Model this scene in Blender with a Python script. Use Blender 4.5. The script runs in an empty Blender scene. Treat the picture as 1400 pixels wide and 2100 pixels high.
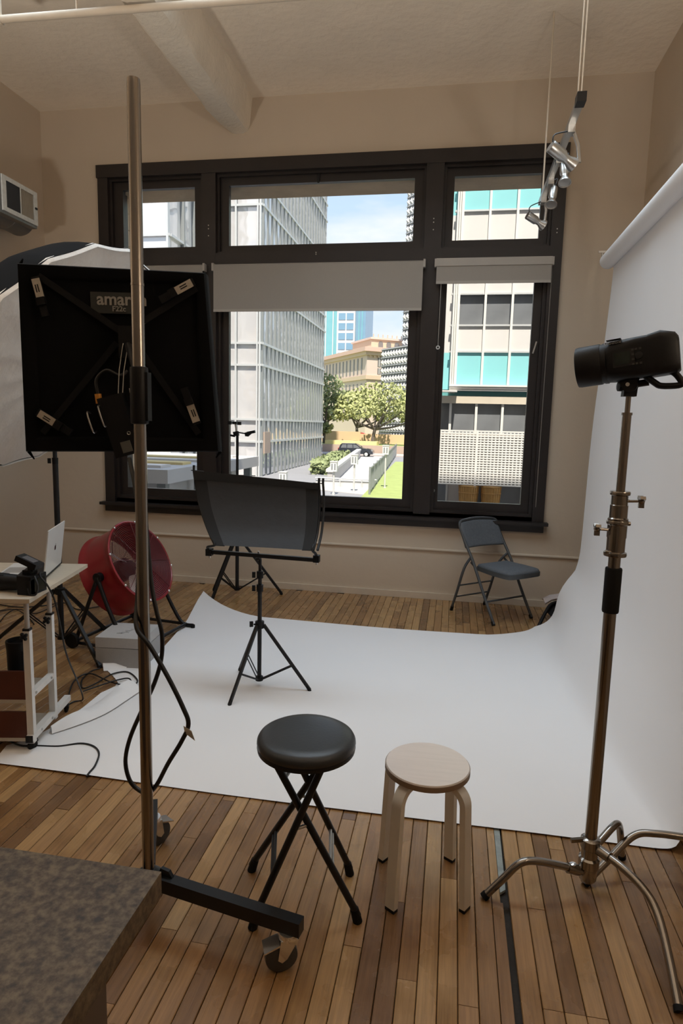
import bpy, bmesh, math, random
from mathutils import Vector as V, Matrix
random.seed(7)
SC = bpy.context.scene
COL = SC.collection

# exposure, sky and sun strength, power of the added fill lights
EXPOSURE, SKY, SUN, FILL, UP_FILL = 0.0, 1.2, 8.5, 35, 50
# ------------------------------------------------------------------ camera
cam_d = bpy.data.cameras.new('view_camera'); cam = bpy.data.objects.new('view_camera', cam_d); COL.objects.link(cam)
cam_d.sensor_fit = 'VERTICAL'; cam_d.sensor_height = 24.0; cam_d.lens = 24.0*1300/2100
cam_d.clip_start = 0.02; cam_d.clip_end = 2000
yaw, pitch, roll = math.radians(9.84), math.radians(7.91), math.radians(1.42)
f = V((-math.sin(yaw)*math.cos(pitch), math.cos(yaw)*math.cos(pitch), -math.sin(pitch)))
r0 = V((math.cos(yaw), math.sin(yaw), 0)); u0 = r0.cross(f)
r = r0*math.cos(roll)+u0*math.sin(roll); u = u0*math.cos(roll)-r0*math.sin(roll)
cam.matrix_world = Matrix(((r.x, u.x, -f.x, 0), (r.y, u.y, -f.y, 0), (r.z, u.z, -f.z, 1.58), (0, 0, 0, 1)))
SC.camera = cam
# ------------------------------------------------------------------ view / world / sun
SC.view_settings.view_transform = 'Standard'; SC.view_settings.look = 'None'
SC.view_settings.gamma = 1.0; SC.view_settings.use_curve_mapping = False
SC.view_settings.exposure = EXPOSURE
SC.cycles.max_bounces = 10; SC.cycles.diffuse_bounces = 7; SC.cycles.glossy_bounces = 4
SC.cycles.transmission_bounces = 6; SC.cycles.transparent_max_bounces = 12
SC.cycles.caustics_reflective = False; SC.cycles.caustics_refractive = False
SC.cycles.sample_clamp_indirect = 6.0; SC.cycles.use_denoising = True
world = bpy.data.worlds.new('sky'); SC.world = world; world.use_nodes = True
nt = world.node_tree; N = nt.nodes; L = nt.links
N.clear()
wo = N.new('ShaderNodeOutputWorld'); bg = N.new('ShaderNodeBackground'); L.new(bg.outputs[0], wo.inputs[0])
tc = N.new('ShaderNodeTexCoord'); sep = N.new('ShaderNodeSeparateXYZ'); L.new(tc.outputs['Generated'], sep.inputs[0])
grad = N.new('ShaderNodeValToRGB'); L.new(sep.outputs['Z'], grad.inputs[0])
e = grad.color_ramp.elements
e[0].position = 0.0; e[0].color = (0.78, 0.88, 1.0, 1)
e[1].position = 0.75; e[1].color = (0.36, 0.56, 0.95, 1)
e2 = grad.color_ramp.elements.new(0.28); e2.color = (0.60, 0.78, 1.0, 1)
mp = N.new('ShaderNodeMapping'); mp.inputs['Scale'].default_value = (1.6, 1.6, 5.0); L.new(tc.outputs['Generated'], mp.inputs[0])
nz = N.new('ShaderNodeTexNoise'); nz.inputs['Scale'].default_value = 2.2; nz.inputs['Detail'].default_value = 7; L.new(mp.outputs[0], nz.inputs['Vector'])
cr = N.new('ShaderNodeValToRGB'); L.new(nz.outputs['Fac'], cr.inputs[0])
cr.color_ramp.elements[0].position = 0.47; cr.color_ramp.elements[1].position = 0.68
mx = N.new('ShaderNodeMixRGB'); L.new(cr.outputs[0], mx.inputs[0]); L.new(grad.outputs[0], mx.inputs[1]); mx.inputs[2].default_value = (1.0, 1.0, 1.0, 1)
L.new(mx.outputs[0], bg.inputs[0]); bg.inputs[1].default_value = SKY
sun_d = bpy.data.lights.new('sun', 'SUN'); sun_d.energy = SUN; sun_d.angle = math.radians(0.6); sun_d.color = (1.0, 0.93, 0.82)
sun = bpy.data.objects.new('sun', sun_d); COL.objects.link(sun)
sun.rotation_euler = V((-0.08, 0.62, -1.05)).to_track_quat('-Z', 'Y').to_euler()

# ------------------------------------------------------------------ helpers
def lin(c): return tuple((x/12.92 if x <= 0.04045 else ((x+0.055)/1.055)**2.4) for x in (v/255 for v in c))
MATS = {}
def mat(name, rgb, rough=0.6, metal=0.0, var=0.12, scale=18.0, bump=0.0, bscale=60.0, coat=0.0, spec=0.5, stretch=None, rvar=0.0, sheen=0.0):
    if name in MATS: return MATS[name]
    m = bpy.data.materials.new(name); m.use_nodes = True; t = m.node_tree; n = t.nodes; l = t.links
    b = n['Principled BSDF']; b.inputs['Roughness'].default_value = rough; b.inputs['Metallic'].default_value = metal
    b.inputs['Coat Weight'].default_value = coat; b.inputs['Specular IOR Level'].default_value = spec
    if sheen: b.inputs['Sheen Weight'].default_value = sheen
    tx = n.new('ShaderNodeTexCoord'); mpn = n.new('ShaderNodeMapping'); l.new(tx.outputs['Object'], mpn.inputs[0])
    if stretch: mpn.inputs['Scale'].default_value = stretch
    z = n.new('ShaderNodeTexNoise'); z.inputs['Scale'].default_value = scale; z.inputs['Detail'].default_value = 5; l.new(mpn.outputs[0], z.inputs['Vector'])
    rp = n.new('ShaderNodeMixRGB'); l.new(z.outputs['Fac'], rp.inputs[0])
    rp.inputs[1].default_value = tuple(max(0, x*(1-var)) for x in rgb)+(1,)
    rp.inputs[2].default_value = tuple(min(1, x*(1+var)) for x in rgb)+(1,)
    l.new(rp.outputs[0], b.inputs['Base Color'])
    if rvar:
        mr = n.new('ShaderNodeMapRange'); l.new(z.outputs['Fac'], mr.inputs[0]); mr.inputs[3].default_value = rough-rvar; mr.inputs[4].default_value = rough+rvar
        l.new(mr.outputs[0], b.inputs['Roughness'])
    if bump:
        z2 = n.new('ShaderNodeTexNoise'); z2.inputs['Scale'].default_value = bscale; z2.inputs['Detail'].default_value = 6; l.new(mpn.outputs[0], z2.inputs['Vector'])
        bp = n.new('ShaderNodeBump'); bp.inputs['Strength'].default_value = bump; bp.inputs['Distance'].default_value = 0.01
        l.new(z2.outputs['Fac'], bp.inputs['Height']); l.new(bp.outputs[0], b.inputs['Normal'])
    MATS[name] = m
    return m

OFF = {}
class MB:
    def __init__(s): s.bm = bmesh.new()
    def vf(s, vs, fs):
        b = [s.bm.verts.new(v) for v in vs]
        for q in fs:
            try: s.bm.faces.new([b[i] for i in q])
            except ValueError: pass
        return s
    def hexa(s, p):   # 8 points: bottom 4 ccw, top 4 ccw
        return s.vf(p, [(3, 2, 1, 0), (4, 5, 6, 7), (0, 1, 5, 4), (1, 2, 6, 5), (2, 3, 7, 6), (3, 0, 4, 7)])
    def box(s, a, b):
        x0, y0, z0 = a; x1, y1, z1 = b
        return s.hexa([(x0, y0, z0), (x1, y0, z0), (x1, y1, z0), (x0, y1, z0), (x0, y0, z1), (x1, y0, z1), (x1, y1, z1), (x0, y1, z1)])
    def obox(s, c, ax, h):
        c = V(c); a = [V(q).normalized() for q in ax]; a = [a[i]*h[i] for i in range(3)]
        return s.hexa([c-a[0]-a[1]-a[2], c+a[0]-a[1]-a[2], c+a[0]+a[1]-a[2], c-a[0]+a[1]-a[2], c-a[0]-a[1]+a[2], c+a[0]-a[1]+a[2], c+a[0]+a[1]+a[2], c-a[0]+a[1]+a[2]])
    def bar(s, a, b, w, h, up=(0, 0, 1)):
        a = V(a); b = V(b); d = (b-a).normalized(); sd = d.cross(V(up))
        if sd.length < 1e-4: sd = d.cross(V((1, 0, 0)))
        sd.normalize(); uu = sd.cross(d)
        return s.obox((a+b)/2, (sd, d, uu), (w/2, (b-a).length/2, h/2))
    def rings(s, rs, cap=True, closed=False):
        n = len(rs[0]); bv = [[s.bm.verts.new(p) for p in q] for q in rs]
        m = len(bv)
        for i in range(m if closed else m-1):
            A, B = bv[i], bv[(i+1) % m]
            for j in range(n):
                try: s.bm.faces.new((A[j], A[(j+1) % n], B[(j+1) % n], B[j]))
                except ValueError: pass
        if cap and not closed:
            try: s.bm.faces.new(bv[0][::-1]); s.bm.faces.new(bv[-1])
            except ValueError: pass
        return s
    def cyl(s, a, b, r0, r1=None, n=16, cap=True):
        return s.tube([a, b], [r0, r0 if r1 is None else r1], n, cap)
    def tube(s, pts, rad, n=8, cap=True, closed=False):
        P = [V(p) for p in pts]; m = len(P)
        R = rad if isinstance(rad, (list, tuple)) else [rad]*m
        T = []
        for i in range(m):
            if closed: t = P[(i+1) % m]-P[i-1]
            else: t = P[min(i+1, m-1)]-P[max(i-1, 0)]
            T.append(t.normalized() if t.length > 1e-9 else V((0, 0, 1)))
        nn = T[0].orthogonal().normalized(); rs = []
        for i in range(m):
            nn = nn-T[i]*nn.dot(T[i])
            nn = nn.normalized() if nn.length > 1e-6 else T[i].orthogonal().normalized()
            bb = T[i].cross(nn)
            rs.append([P[i]+(nn*math.cos(2*math.pi*k/n)+bb*math.sin(2*math.pi*k/n))*R[i] for k in range(n)])
        return s.rings(rs, cap, closed)
    def lathe(s, prof, o=(0, 0, 0), axis=(0, 0, 1), n=32, cap=True):
        ax = V(axis).normalized(); e1 = ax.orthogonal().normalized(); e2 = ax.cross(e1); o = V(o)
        return s.rings([[o+ax*h+(e1*math.cos(2*math.pi*k/n)+e2*math.sin(2*math.pi*k/n))*max(q, 1e-5) for k in range(n)] for q, h in prof], cap)
    def ball(s, c, q, n=12, sx=(1, 1, 1)):
        c = V(c); m = n//2
        return s.rings([[c+V((q*sx[0]*math.sin(math.pi*(i+.02)/(m+.04))*math.cos(2*math.pi*k/n), q*sx[1]*math.sin(math.pi*(i+.02)/(m+.04))*math.sin(2*math.pi*k/n), -q*sx[2]*math.cos(math.pi*(i+.02)/(m+.04)))) for k in range(n)] for i in range(m+1)], True)
    def prism(s, poly, vec):
        vec = V(vec); a = [V(p) for p in poly]; n = len(a)
        A = [s.bm.verts.new(p) for p in a]; B = [s.bm.verts.new(p+vec) for p in a]
        s.bm.faces.new(A[::-1]); s.bm.faces.new(B)
        for i in range(n): s.bm.faces.new((A[i], A[(i+1) % n], B[(i+1) % n], B[i]))
        return s
    def torus(s, c, axis, R, q, n=32, m=8):
        ax = V(axis).normalized(); e1 = ax.orthogonal().normalized(); e2 = ax.cross(e1); c = V(c)
        return s.tube([c+(e1*math.cos(2*math.pi*k/n)+e2*math.sin(2*math.pi*k/n))*R for k in range(n)], q, m, closed=True)
    def sheet(s, rows, thick=0.0):   # grid of points; optional thickness along normals
        n = len(rows[0]); m = len(rows)
        b = [[s.bm.verts.new(p) for p in q] for q in rows]
        for i in range(m-1):
            for j in range(n-1): s.bm.faces.new((b[i][j], b[i][j+1], b[i+1][j+1], b[i+1][j]))
        if thick:
            s.bm.normal_update()
            bmesh.ops.solidify(s.bm, geom=s.bm.faces[:], thickness=thick)
        return s
    def bevel(s, w, seg=2, ang=30):
        es = [q for q in s.bm.edges if len(q.link_faces) == 2 and q.calc_face_angle(0) > math.radians(ang)]
        if es: bmesh.ops.bevel(s.bm, geom=es, offset=w, segments=seg, profile=0.5, affect='EDGES', clamp_overlap=True)
        return s
    def xform(s, M):
        bmesh.ops.transform(s.bm, matrix=M, verts=s.bm.verts[:]); return s
    def mesh(s, name, m, off=V((0, 0, 0)), smooth=40):
        bmesh.ops.recalc_face_normals(s.bm, faces=s.bm.faces[:])
        if off.length: bmesh.ops.translate(s.bm, vec=-off, verts=s.bm.verts[:])
        me = bpy.data.meshes.new(name); s.bm.to_mesh(me); s.bm.free()
        if m: me.materials.append(m)
        if smooth:
            me.polygons.foreach_set('use_smooth', [True]*len(me.polygons)); me.set_sharp_from_angle(angle=math.radians(smooth))
        return me
    def build(s, name, m, parent=None, smooth=40, label=None, kind=None, at=None):
        """world-space geometry -> one mesh object (child of parent, or top-level with its origin at `at`)"""
        off = OFF[parent.name] if parent else V(at or (0, 0, 0))
        o = bpy.data.objects.new(name, s.mesh(name, m, off, smooth)); COL.objects.link(o)
        if parent: o.parent = parent
        else: o.location = off
        OFF[o.name] = off
        if label: o['label'] = label
        if kind: o['kind'] = kind
        return o
def tag(o, label, cat, group=None, kind=None):
    o['label'] = label; o['category'] = cat
    if group: o['group'] = group
    if kind: o['kind'] = kind
    return o
def thing(name, label, cat, loc, group=None, kind=None):
    o = bpy.data.objects.new(name, None); COL.objects.link(o); o.location = loc; o.empty_display_size = 0.1
    OFF[o.name] = V(loc)
    return tag(o, label, cat, group, kind)
def struct(name, kind='structure', loc=(0, 0, 0)):
    o = bpy.data.objects.new(name, None); COL.objects.link(o); o.location = loc; o['kind'] = kind; OFF[o.name] = V(loc)
    return o
def inst(src, parent, loc=None, scale=None, name=None, rot=None):   # shares mesh data; loc in parent space
    c = src.copy(); COL.objects.link(c); c.parent = parent
    if loc is not None: c.location = loc
    if scale is not None: c.scale = scale
    if rot is not None: c.rotation_euler = rot
    OFF[c.name] = OFF[parent.name] if parent else V((0, 0, 0))
    return c
def part_mesh(me, name, parent, loc, scale=(1, 1, 1), rot=None):   # loc is world; mesh is local
    o = bpy.data.objects.new(name, me); COL.objects.link(o); o.parent = parent
    o.location = V(loc)-OFF[parent.name]; o.scale = scale
    if rot: o.rotation_euler = rot
    return o
def spline(pts, k=8, closed=False):
    P = [V(p) for p in pts]; n = len(P); out = []
    for i in range(n if closed else n-1):
        if closed: a, b, c, d = P[i-1], P[i], P[(i+1) % n], P[(i+2) % n]
        else: a, b, c, d = P[max(i-1, 0)], P[i], P[i+1], P[min(i+2, n-1)]
        for j in range(k):
            t = j/k
            out.append(0.5*((2*b)+(c-a)*t+(2*a-5*b+4*c-d)*t*t+(3*b-a-3*c+d)*t**3))
    if not closed: out.append(P[-1])
    return out
def lerp(a, b, t): return V(a)*(1-t)+V(b)*t
def text_mesh(txt, size, thick, bold=0):
    cu = bpy.data.curves.new('lettering', 'FONT'); cu.body = txt; cu.size = size; cu.extrude = thick; cu.offset = bold; cu.align_x = 'CENTER'; cu.align_y = 'CENTER'
    o = bpy.data.objects.new('lettering', cu); COL.objects.link(o)
    me = bpy.data.meshes.new_from_object(o.evaluated_get(bpy.context.evaluated_depsgraph_get()))
    bpy.data.objects.remove(o); return me
def lettering(txt, size, thick, m, parent, pos, right, up, bold=0):
    me = text_mesh(txt, size, thick, bold); me.name = 'lettering'; me.materials.clear(); me.materials.append(m)
    X = V(right).normalized(); Z = X.cross(V(up)).normalized(); Y = Z.cross(X)
    M = Matrix(((X.x, Y.x, Z.x, pos[0]), (X.y, Y.y, Z.y, pos[1]), (X.z, Y.z, Z.z, pos[2]), (0, 0, 0, 1)))
    me.transform(Matrix.Translation(-OFF[parent.name]) @ M)
    o = bpy.data.objects.new('lettering', me); COL.objects.link(o); o.parent = parent; OFF[o.name] = OFF[parent.name]
    return o

# ------------------------------------------------------------------ shared materials
M_wall = mat('plaster_wall', (0.60, 0.505, 0.395), 0.85, var=0.05, scale=2.5, bump=0.25, bscale=14)
M_ceil = mat('plaster_ceiling', (0.88, 0.77, 0.63), 0.9, var=0.07, scale=3.0, bump=0.8, bscale=16)
M_beam = mat('beam_concrete', (0.84, 0.75, 0.62), 0.9, var=0.12, scale=5.0, bump=0.8, bscale=26)
M_trimw = mat('painted_baseboard', (0.62, 0.53, 0.42), 0.6, var=0.06)
M_dark = mat('dark_brown_paint', (0.020, 0.0145, 0.013), 0.42, var=0.25, scale=8, bump=0.06, bscale=30)
M_black = mat('black_metal', (0.009, 0.009, 0.010), 0.42, var=0.2, spec=0.35)
M_blkpl = mat('black_plastic', (0.006, 0.006, 0.0068), 0.48, var=0.2, spec=0.25, bump=0.05, bscale=200)
M_rubber = mat('black_rubber', (0.006, 0.006, 0.006), 0.75, var=0.2, spec=0.25)
M_cable = mat('black_cable', (0.006, 0.006, 0.0065), 0.5, var=0.2)
M_cloth = mat('black_fabric', (0.006, 0.006, 0.007), 0.9, var=0.3, scale=40, bump=0.2, bscale=160)
M_steel = mat('brushed_steel', (0.30, 0.27, 0.24), 0.2, 1.0, var=0.12, scale=6, stretch=(1, 1, 0.05), rvar=0.05)
M_chrome = mat('chrome', (0.80, 0.80, 0.80), 0.16, 0.9, var=0.06)
M_alu = mat('satin_aluminium', (0.50, 0.49, 0.47), 0.34, 1.0, var=0.06)
M_rear = mat('rear_wall_plaster', (0.34, 0.30, 0.26), 0.8, var=0.03)
M_white = mat('white_paint', (0.74, 0.73, 0.71), 0.4, var=0.05)
M_paper = mat('white_seamless_paper', (0.90, 0.90, 0.91), 0.75, var=0.02, scale=2.0, bump=0.03, bscale=5)
# ------------------------------------------------------------------ room shell
D = 5.76; XL, XR = -3.94, 1.42; YB = -1.3; ZC = 4.39
WX0, WX1, WZ0, WZ1 = -3.30, 0.72, 0.80, 3.80       # hole in the window wall
DO = 6.30                                          # outer face
wb = MB()
wb.box((XL-.3, D, -.3), (WX0, DO, ZC+.4)).box((WX1, D, -.3), (XR+.3, DO, ZC+.4))
wb.box((WX0, D, -.3), (WX1, DO, WZ0)).box((WX0, D, WZ1), (WX1, DO, ZC+.4))
wall_back = wb.build('wall_back', M_wall, kind='structure', smooth=0)
MB().box((XL-.3, YB-.3, -.3), (XL, D, ZC+.4)).build('wall_left', M_wall, kind='structure', smooth=0)
MB().box((XR, YB-.3, -.3), (XR+.3, D, ZC+.4)).build('wall_right', M_wall, kind='structure', smooth=0)
MB().box((XL, YB-.3, -.3), (XR, YB, ZC+.4)).build('wall_front', M_rear, kind='structure', smooth=0)
ceiling = MB().box((XL, YB, ZC), (XR, D, ZC+.4)).build('ceiling', M_ceil, kind='structure', smooth=0)
# concrete beam under the ceiling, wavy cast edges
bm = MB(); rows = []
prof = [(-2.15, 4.39), (-2.15, 4.16), (-2.125, 4.105), (-2.09, 4.085), (-1.96, 4.085), (-1.915, 4.10), (-1.89, 4.15), (-1.865, 4.39)]
ny = 60
for i in range(ny+1):
    y = YB+(D-YB)*i/ny
    w = lambda s: 0.007*math.sin(y*7.3+s)+0.004*math.sin(y*19+s*2.2)
    end = max(0, (y-(D-.5))/.5)**2*0.03
    rows.append([V((x+w(k)*0.7+(end if k < 4 else -end*.3), y, z+(w(k+9)*0.7 if 0 < k < 7 else 0)+(end*.7 if 0 < k < 7 else 0))) for k, (x, z) in enumerate(prof)])
bm.rings(rows); bm.build('trim_1', M_beam, kind='structure', label='concrete ceiling beam running to the window wall')
# baseboards and the half-round rail
MB().box((XL, D-.022, 0), (XR, D, .058)).bevel(.006).build('baseboard_back', M_trimw, kind='structure')
MB().box((XL, YB, 0), (XL+.02, D-.03, .058)).bevel(.006).build('baseboard_left', M_trimw, kind='structure')
MB().box((XR-.02, YB, 0), (XR, D-.03, .058)).bevel(.006).build('baseboard_right', M_trimw, kind='structure')
rl = MB(); rl.tube([(XL, D-.004, .462), (-1.0, D-.004, .462), (XR, D-.004, .458)], .014, 10); rl.build('trim_2', M_wall, kind='structure', label='painted half-round rail along the window wall')

# ------------------------------------------------------------------ floor planks
def wood_mat():
    m = bpy.data.materials.new('worn_plank_wood'); m.use_nodes = True; t = m.node_tree; n = t.nodes; l = t.links
    b = n['Principled BSDF']
    oi = n.new('ShaderNodeObjectInfo'); ge = n.new('ShaderNodeNewGeometry')
    ad = n.new('ShaderNodeMath'); ad.operation = 'ADD'; l.new(oi.outputs['Random'], ad.inputs[0]); l.new(ge.outputs['Random Per Island'], ad.inputs[1])
    fr = n.new('ShaderNodeMath'); fr.operation = 'FRACT'; l.new(ad.outputs[0], fr.inputs[0])
    rp = n.new('ShaderNodeValToRGB'); l.new(fr.outputs[0], rp.inputs[0])
    e = rp.color_ramp.elements
    e[0].position = 0; e[0].color = (0.27, 0.145, 0.058, 1)
    e[1].position = 1; e[1].color = (0.47, 0.29, 0.125, 1)
    for p, c in ((.12, (0.20, 0.105, 0.044, 1)), (.3, (0.38, 0.215, 0.088, 1)), (.55, (0.33, 0.182, 0.074, 1)), (.75, (0.42, 0.25, 0.105, 1))):
        q = e.new(p); q.color = c
    cx = n.new('ShaderNodeCombineXYZ'); mu = n.new('ShaderNodeMath'); mu.operation = 'MULTIPLY'; l.new(fr.outputs[0], mu.inputs[0]); mu.inputs[1].default_value = 37
    l.new(mu.outputs[0], cx.inputs[0]); l.new(mu.outputs[0], cx.inputs[1])
    va = n.new('ShaderNodeVectorMath'); va.operation = 'ADD'; l.new(ge.outputs['Position'], va.inputs[0]); l.new(cx.outputs[0], va.inputs[1])
    mp = n.new('ShaderNodeMapping'); mp.inputs['Scale'].default_value = (1, .045, 1); l.new(va.outputs[0], mp.inputs[0])
    g = n.new('ShaderNodeTexNoise'); g.inputs['Scale'].default_value = 90; g.inputs['Detail'].default_value = 6; g.inputs['Roughness'].default_value = .65; l.new(mp.outputs[0], g.inputs['Vector'])
    mx = n.new('ShaderNodeMixRGB'); mx.blend_type = 'MULTIPLY'; mx.inputs[0].default_value = .55; l.new(rp.outputs[0], mx.inputs[1])
    r2 = n.new('ShaderNodeValToRGB'); l.new(g.outputs['Fac'], r2.inputs[0]); r2.color_ramp.elements[0].position = .3; r2.color_ramp.elements[0].color = (.52, .47, .43, 1); r2.color_ramp.elements[1].position = .68; r2.color_ramp.elements[1].color = (1.2, 1.15, 1.1, 1)
    l.new(r2.outputs[0], mx.inputs[2])
    # worn dark stains
    s = n.new('ShaderNodeTexNoise'); s.inputs['Scale'].default_value = 3.0; s.inputs['Detail'].default_value = 5; l.new(va.outputs[0], s.inputs['Vector'])
    r3 = n.new('ShaderNodeValToRGB'); l.new(s.outputs['Fac'], r3.inputs[0]); r3.color_ramp.elements[0].position = .36; r3.color_ramp.elements[0].color = (.62, .58, .55, 1); r3.color_ramp.elements[1].position = .52; r3.color_ramp.elements[1].color = (1, 1, 1, 1)
    m3 = n.new('ShaderNodeMixRGB'); m3.blend_type = 'MULTIPLY'; m3.inputs[0].default_value = .7; l.new(mx.outputs[0], m3.inputs[1]); l.new(r3.outputs[0], m3.inputs[2])
    l.new(m3.outputs[0], b.inputs['Base Color'])
    mr = n.new('ShaderNodeMapRange'); l.new(s.outputs['Fac'], mr.inputs[0]); mr.inputs[1].default_value = .3; mr.inputs[2].default_value = .7; mr.inputs[3].default_value = .17; mr.inputs[4].default_value = .40
    l.new(mr.outputs[0], b.inputs['Roughness'])
    bp = n.new('ShaderNodeBump'); bp.inputs['Strength'].default_value = .3; bp.inputs['Distance'].default_value = .004; b.inputs['Coat Weight'].default_value = .35; b.inputs['Coat Roughness'].default_value = .22; l.new(g.outputs['Fac'], bp.inputs['Height']); l.new(bp.outputs[0], b.inputs['Normal'])
    return m
M_wood = wood_mat()
M_sub = mat('dark_subfloor', (0.035, 0.030, 0.025), 0.9, var=0.4, scale=30, bump=0.4)
floor = MB().box((XL, YB, -.3), (XR, D, -.018)).build('floor', M_sub, kind='structure', smooth=0)
PW = 0.0575
pm = MB(); w2 = PW/2-.0011
# unit plank: unit length along y, chamfered top edges
pts = [(-w2, -.018), (w2, -.018), (w2, -.0022), (w2-.002, 0), (-w2+.002, 0), (-w2, -.0022)]
pm.rings([[V((x, 0.0, z)) for x, z in pts], [V((x, 1.0, z)) for x, z in pts]])
plank_me = pm.mesh('plank', M_wood, smooth=0)
GAPX = 0.205
GX0 = XL+PW*round((GAPX-XL-PW/2)/PW)
planks = []
col = 0; x = XL+PW/2
while x < XR:
    if abs(x-GAPX) < PW*0.5:
        planks.append((x, 2.42, D-.022)); x += PW; col += 1; continue
    y = YB+random.random()*1.6
    y0 = YB
    cuts = []
    while y < D:
        cuts.append(y); y += random.choice((.8, 1.1, 1.5, 1.9, 2.4))*(.8+.4*random.random())
    if GAPX+.1 < x: cuts = [q for q in cuts if abs(q-1.60) > .25]+[1.60+(.02 if x < .5 else 0)]
    cuts = sorted(cuts)+[D-.022]
    for c in cuts:
        if c-y0 > .05:
            planks.append((x, y0+.0009, c-.0009)); y0 = c
    x += PW; col += 1
def vis(p):
    x, a, b = p
    # how much of the plank shows: front strip, back strip, left side (uncovered by the paper)
    best = 0
    for k in range(9):
        y = a+(b-a)*(k+.5)/9
        if y < .9: continue
        under = (-1.95 < x < .95 and 2.45 < y < 4.75)
        s = (x+.17*y); fov = abs(s) < .60*y+.1
        if fov and not under and not (x < -.42 and y < .82+1.0*0): best += (b-a)/9/(y*y)
    return best
planks.sort(key=vis, reverse=True)
for (x, a, b) in planks[:300]:
    part_mesh(plank_me, 'plank', floor, (x, a, random.uniform(-.0006, .0006)), (1, b-a, 1))
st = MB()
for (x, a, b) in planks[300:]:
    st.rings([[V((x+px, a, z)) for px, z in pts], [V((x+px, b, z)) for px, z in pts]])
st.build('planks', M_wood, floor, smooth=0, kind='stuff')
# the missing board: a rough gap with broken strips in it
M_blue = mat('weathered_pale_strip', (0.30, 0.34, 0.33), 0.6, var=0.4, scale=25, bump=0.5, bscale=40)
gp = MB(); gp.prism([(GX0+.030, 2.05, -.012), (GX0+.050, 2.07, -.012), (GX0+.052, 2.42, -.012), (GX0+.030, 2.42, -.012)], (0, 0, .009)); gp.build('floor_patch', M_blue, floor, smooth=0, label='pale weathered strip left in the floor gap')
gp = MB(); gp.box((GX0+.001, 2.0, -.018), (GX0+.028, 2.42, -.001)).box((GX0+.001, YB, -.018), (GX0+.036, 2.0, -.0005)); gp.build('floor_strip', M_wood, floor, smooth=0)

# ------------------------------------------------------------------ window joinery (dark brown)
trim = struct('trim_3'); trim['label'] = 'dark brown window casing boards'
def piece(name, a, b, parent, m=M_dark, bev=.004): return MB().box(a, b).bevel(bev, 1).build(name, m, parent)
yf = D-.03
piece('casing_board', (-3.362, yf, .765), (-3.262, D, 3.885), trim)                # left
piece('casing_board', (0.708, yf, .765), (0.808, D, 3.885), trim)                  # right
piece('casing_head', (-3.372, yf-.006, 3.775), (0.815, D, 3.885), trim)
piece('mullion', (-2.347, yf, .79), (-2.213, DO-.2, 3.775), trim)
piece('mullion', (-0.335, yf, .79), (-0.188, DO-.2, 3.775), trim)
piece('transom_bar', (-3.262, yf+.002, 2.99), (0.708, DO-.2, 3.09), trim)
sill = MB().box((-3.40, D-.085, .738), (0.842, D+.02, .766)).bevel(.006).build('window_stool', M_dark, trim)
MB().box((-3.37, D-.028, .672), (0.812, D, .738)).bevel(.004).build('apron', M_dark, trim)
# rebate liner around the whole opening
piece('jamb_liner', (WX0, D, .765), (-3.262, DO-.2, 3.80), trim); piece('jamb_liner', (0.708, D, .765), (WX1, DO-.2, 3.80), trim)
piece('head_liner', (WX0, D, 3.775), (WX1, D+.10, 3.80), trim); piece('sill_liner', (WX0, D, .76), (WX1, DO-.15, .80), trim)
for (sx, sz) in ((-2.28, 3.33), (-2.28, 3.30), (-2.28, 3.24), (-0.26, 3.33), (-0.26, 3.30), (-0.26, 3.24), (0.755, 3.22), (0.755, 3.19), (-1.28, 3.06), (-1.28, 3.075)):
    MB().cyl((sx, yf-.003, sz), (sx, yf+.002, sz), .005, n=8).build('screw_hole', M_alu, trim)
def glass_mat():
    m = bpy.data.materials.new('window_glass'); m.use_nodes = True; t = m.node_tree; n = t.nodes; l = t.links; n.clear()
    o = n.new('ShaderNodeOutputMaterial'); tr = n.new('ShaderNodeBsdfTransparent'); gl = n.new('ShaderNodeBsdfGlossy'); gl.inputs['Roughness'].default_value = .02
    mxs = n.new('ShaderNodeMixShader'); fz = n.new('ShaderNodeFresnel'); fz.inputs['IOR'].default_value = 1.18
    z = n.new('ShaderNodeTexNoise'); z.inputs['Scale'].default_value = 3; mp = n.new('ShaderNodeMapRange'); l.new(z.outputs['Fac'], mp.inputs[0]); mp.inputs[3].default_value = .93; mp.inputs[4].default_value = .97
    l.new(mp.outputs[0], tr.inputs['Color'])
    l.new(fz.outputs[0], mxs.inputs[0]); l.new(tr.outputs[0], mxs.inputs[1]); l.new(gl.outputs[0], mxs.inputs[2]); l.new(mxs.outputs[0], o.inputs[0])
    return m
M_glass = glass_mat()
def frame(name, ox0, ox1, oz0, oz1, ix0, ix1, iz0, iz1, y0, y1, parent):
    b = MB()
    b.box((ox0, y0, oz0), (ix0, y1, oz1)).box((ix1, y0, oz0), (ox1, y1, oz1)).box((ix0, y0, oz0), (ix1, y1, iz0)).box((ix0, y0, iz1), (ix1, y1, oz1))
    # glazing bead
    return b.bevel(.003, 1).build(name, M_dark, parent)
bays = [(1, -3.262, -2.347, -3.150, -2.440, -3.165, -2.440), (2, -2.213, -0.335, -2.112, -0.438, -2.115, -0.447), (3, -0.188, 0.708, -0.100, 0.618, -0.125, 0.609)]
wins = {}
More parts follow.
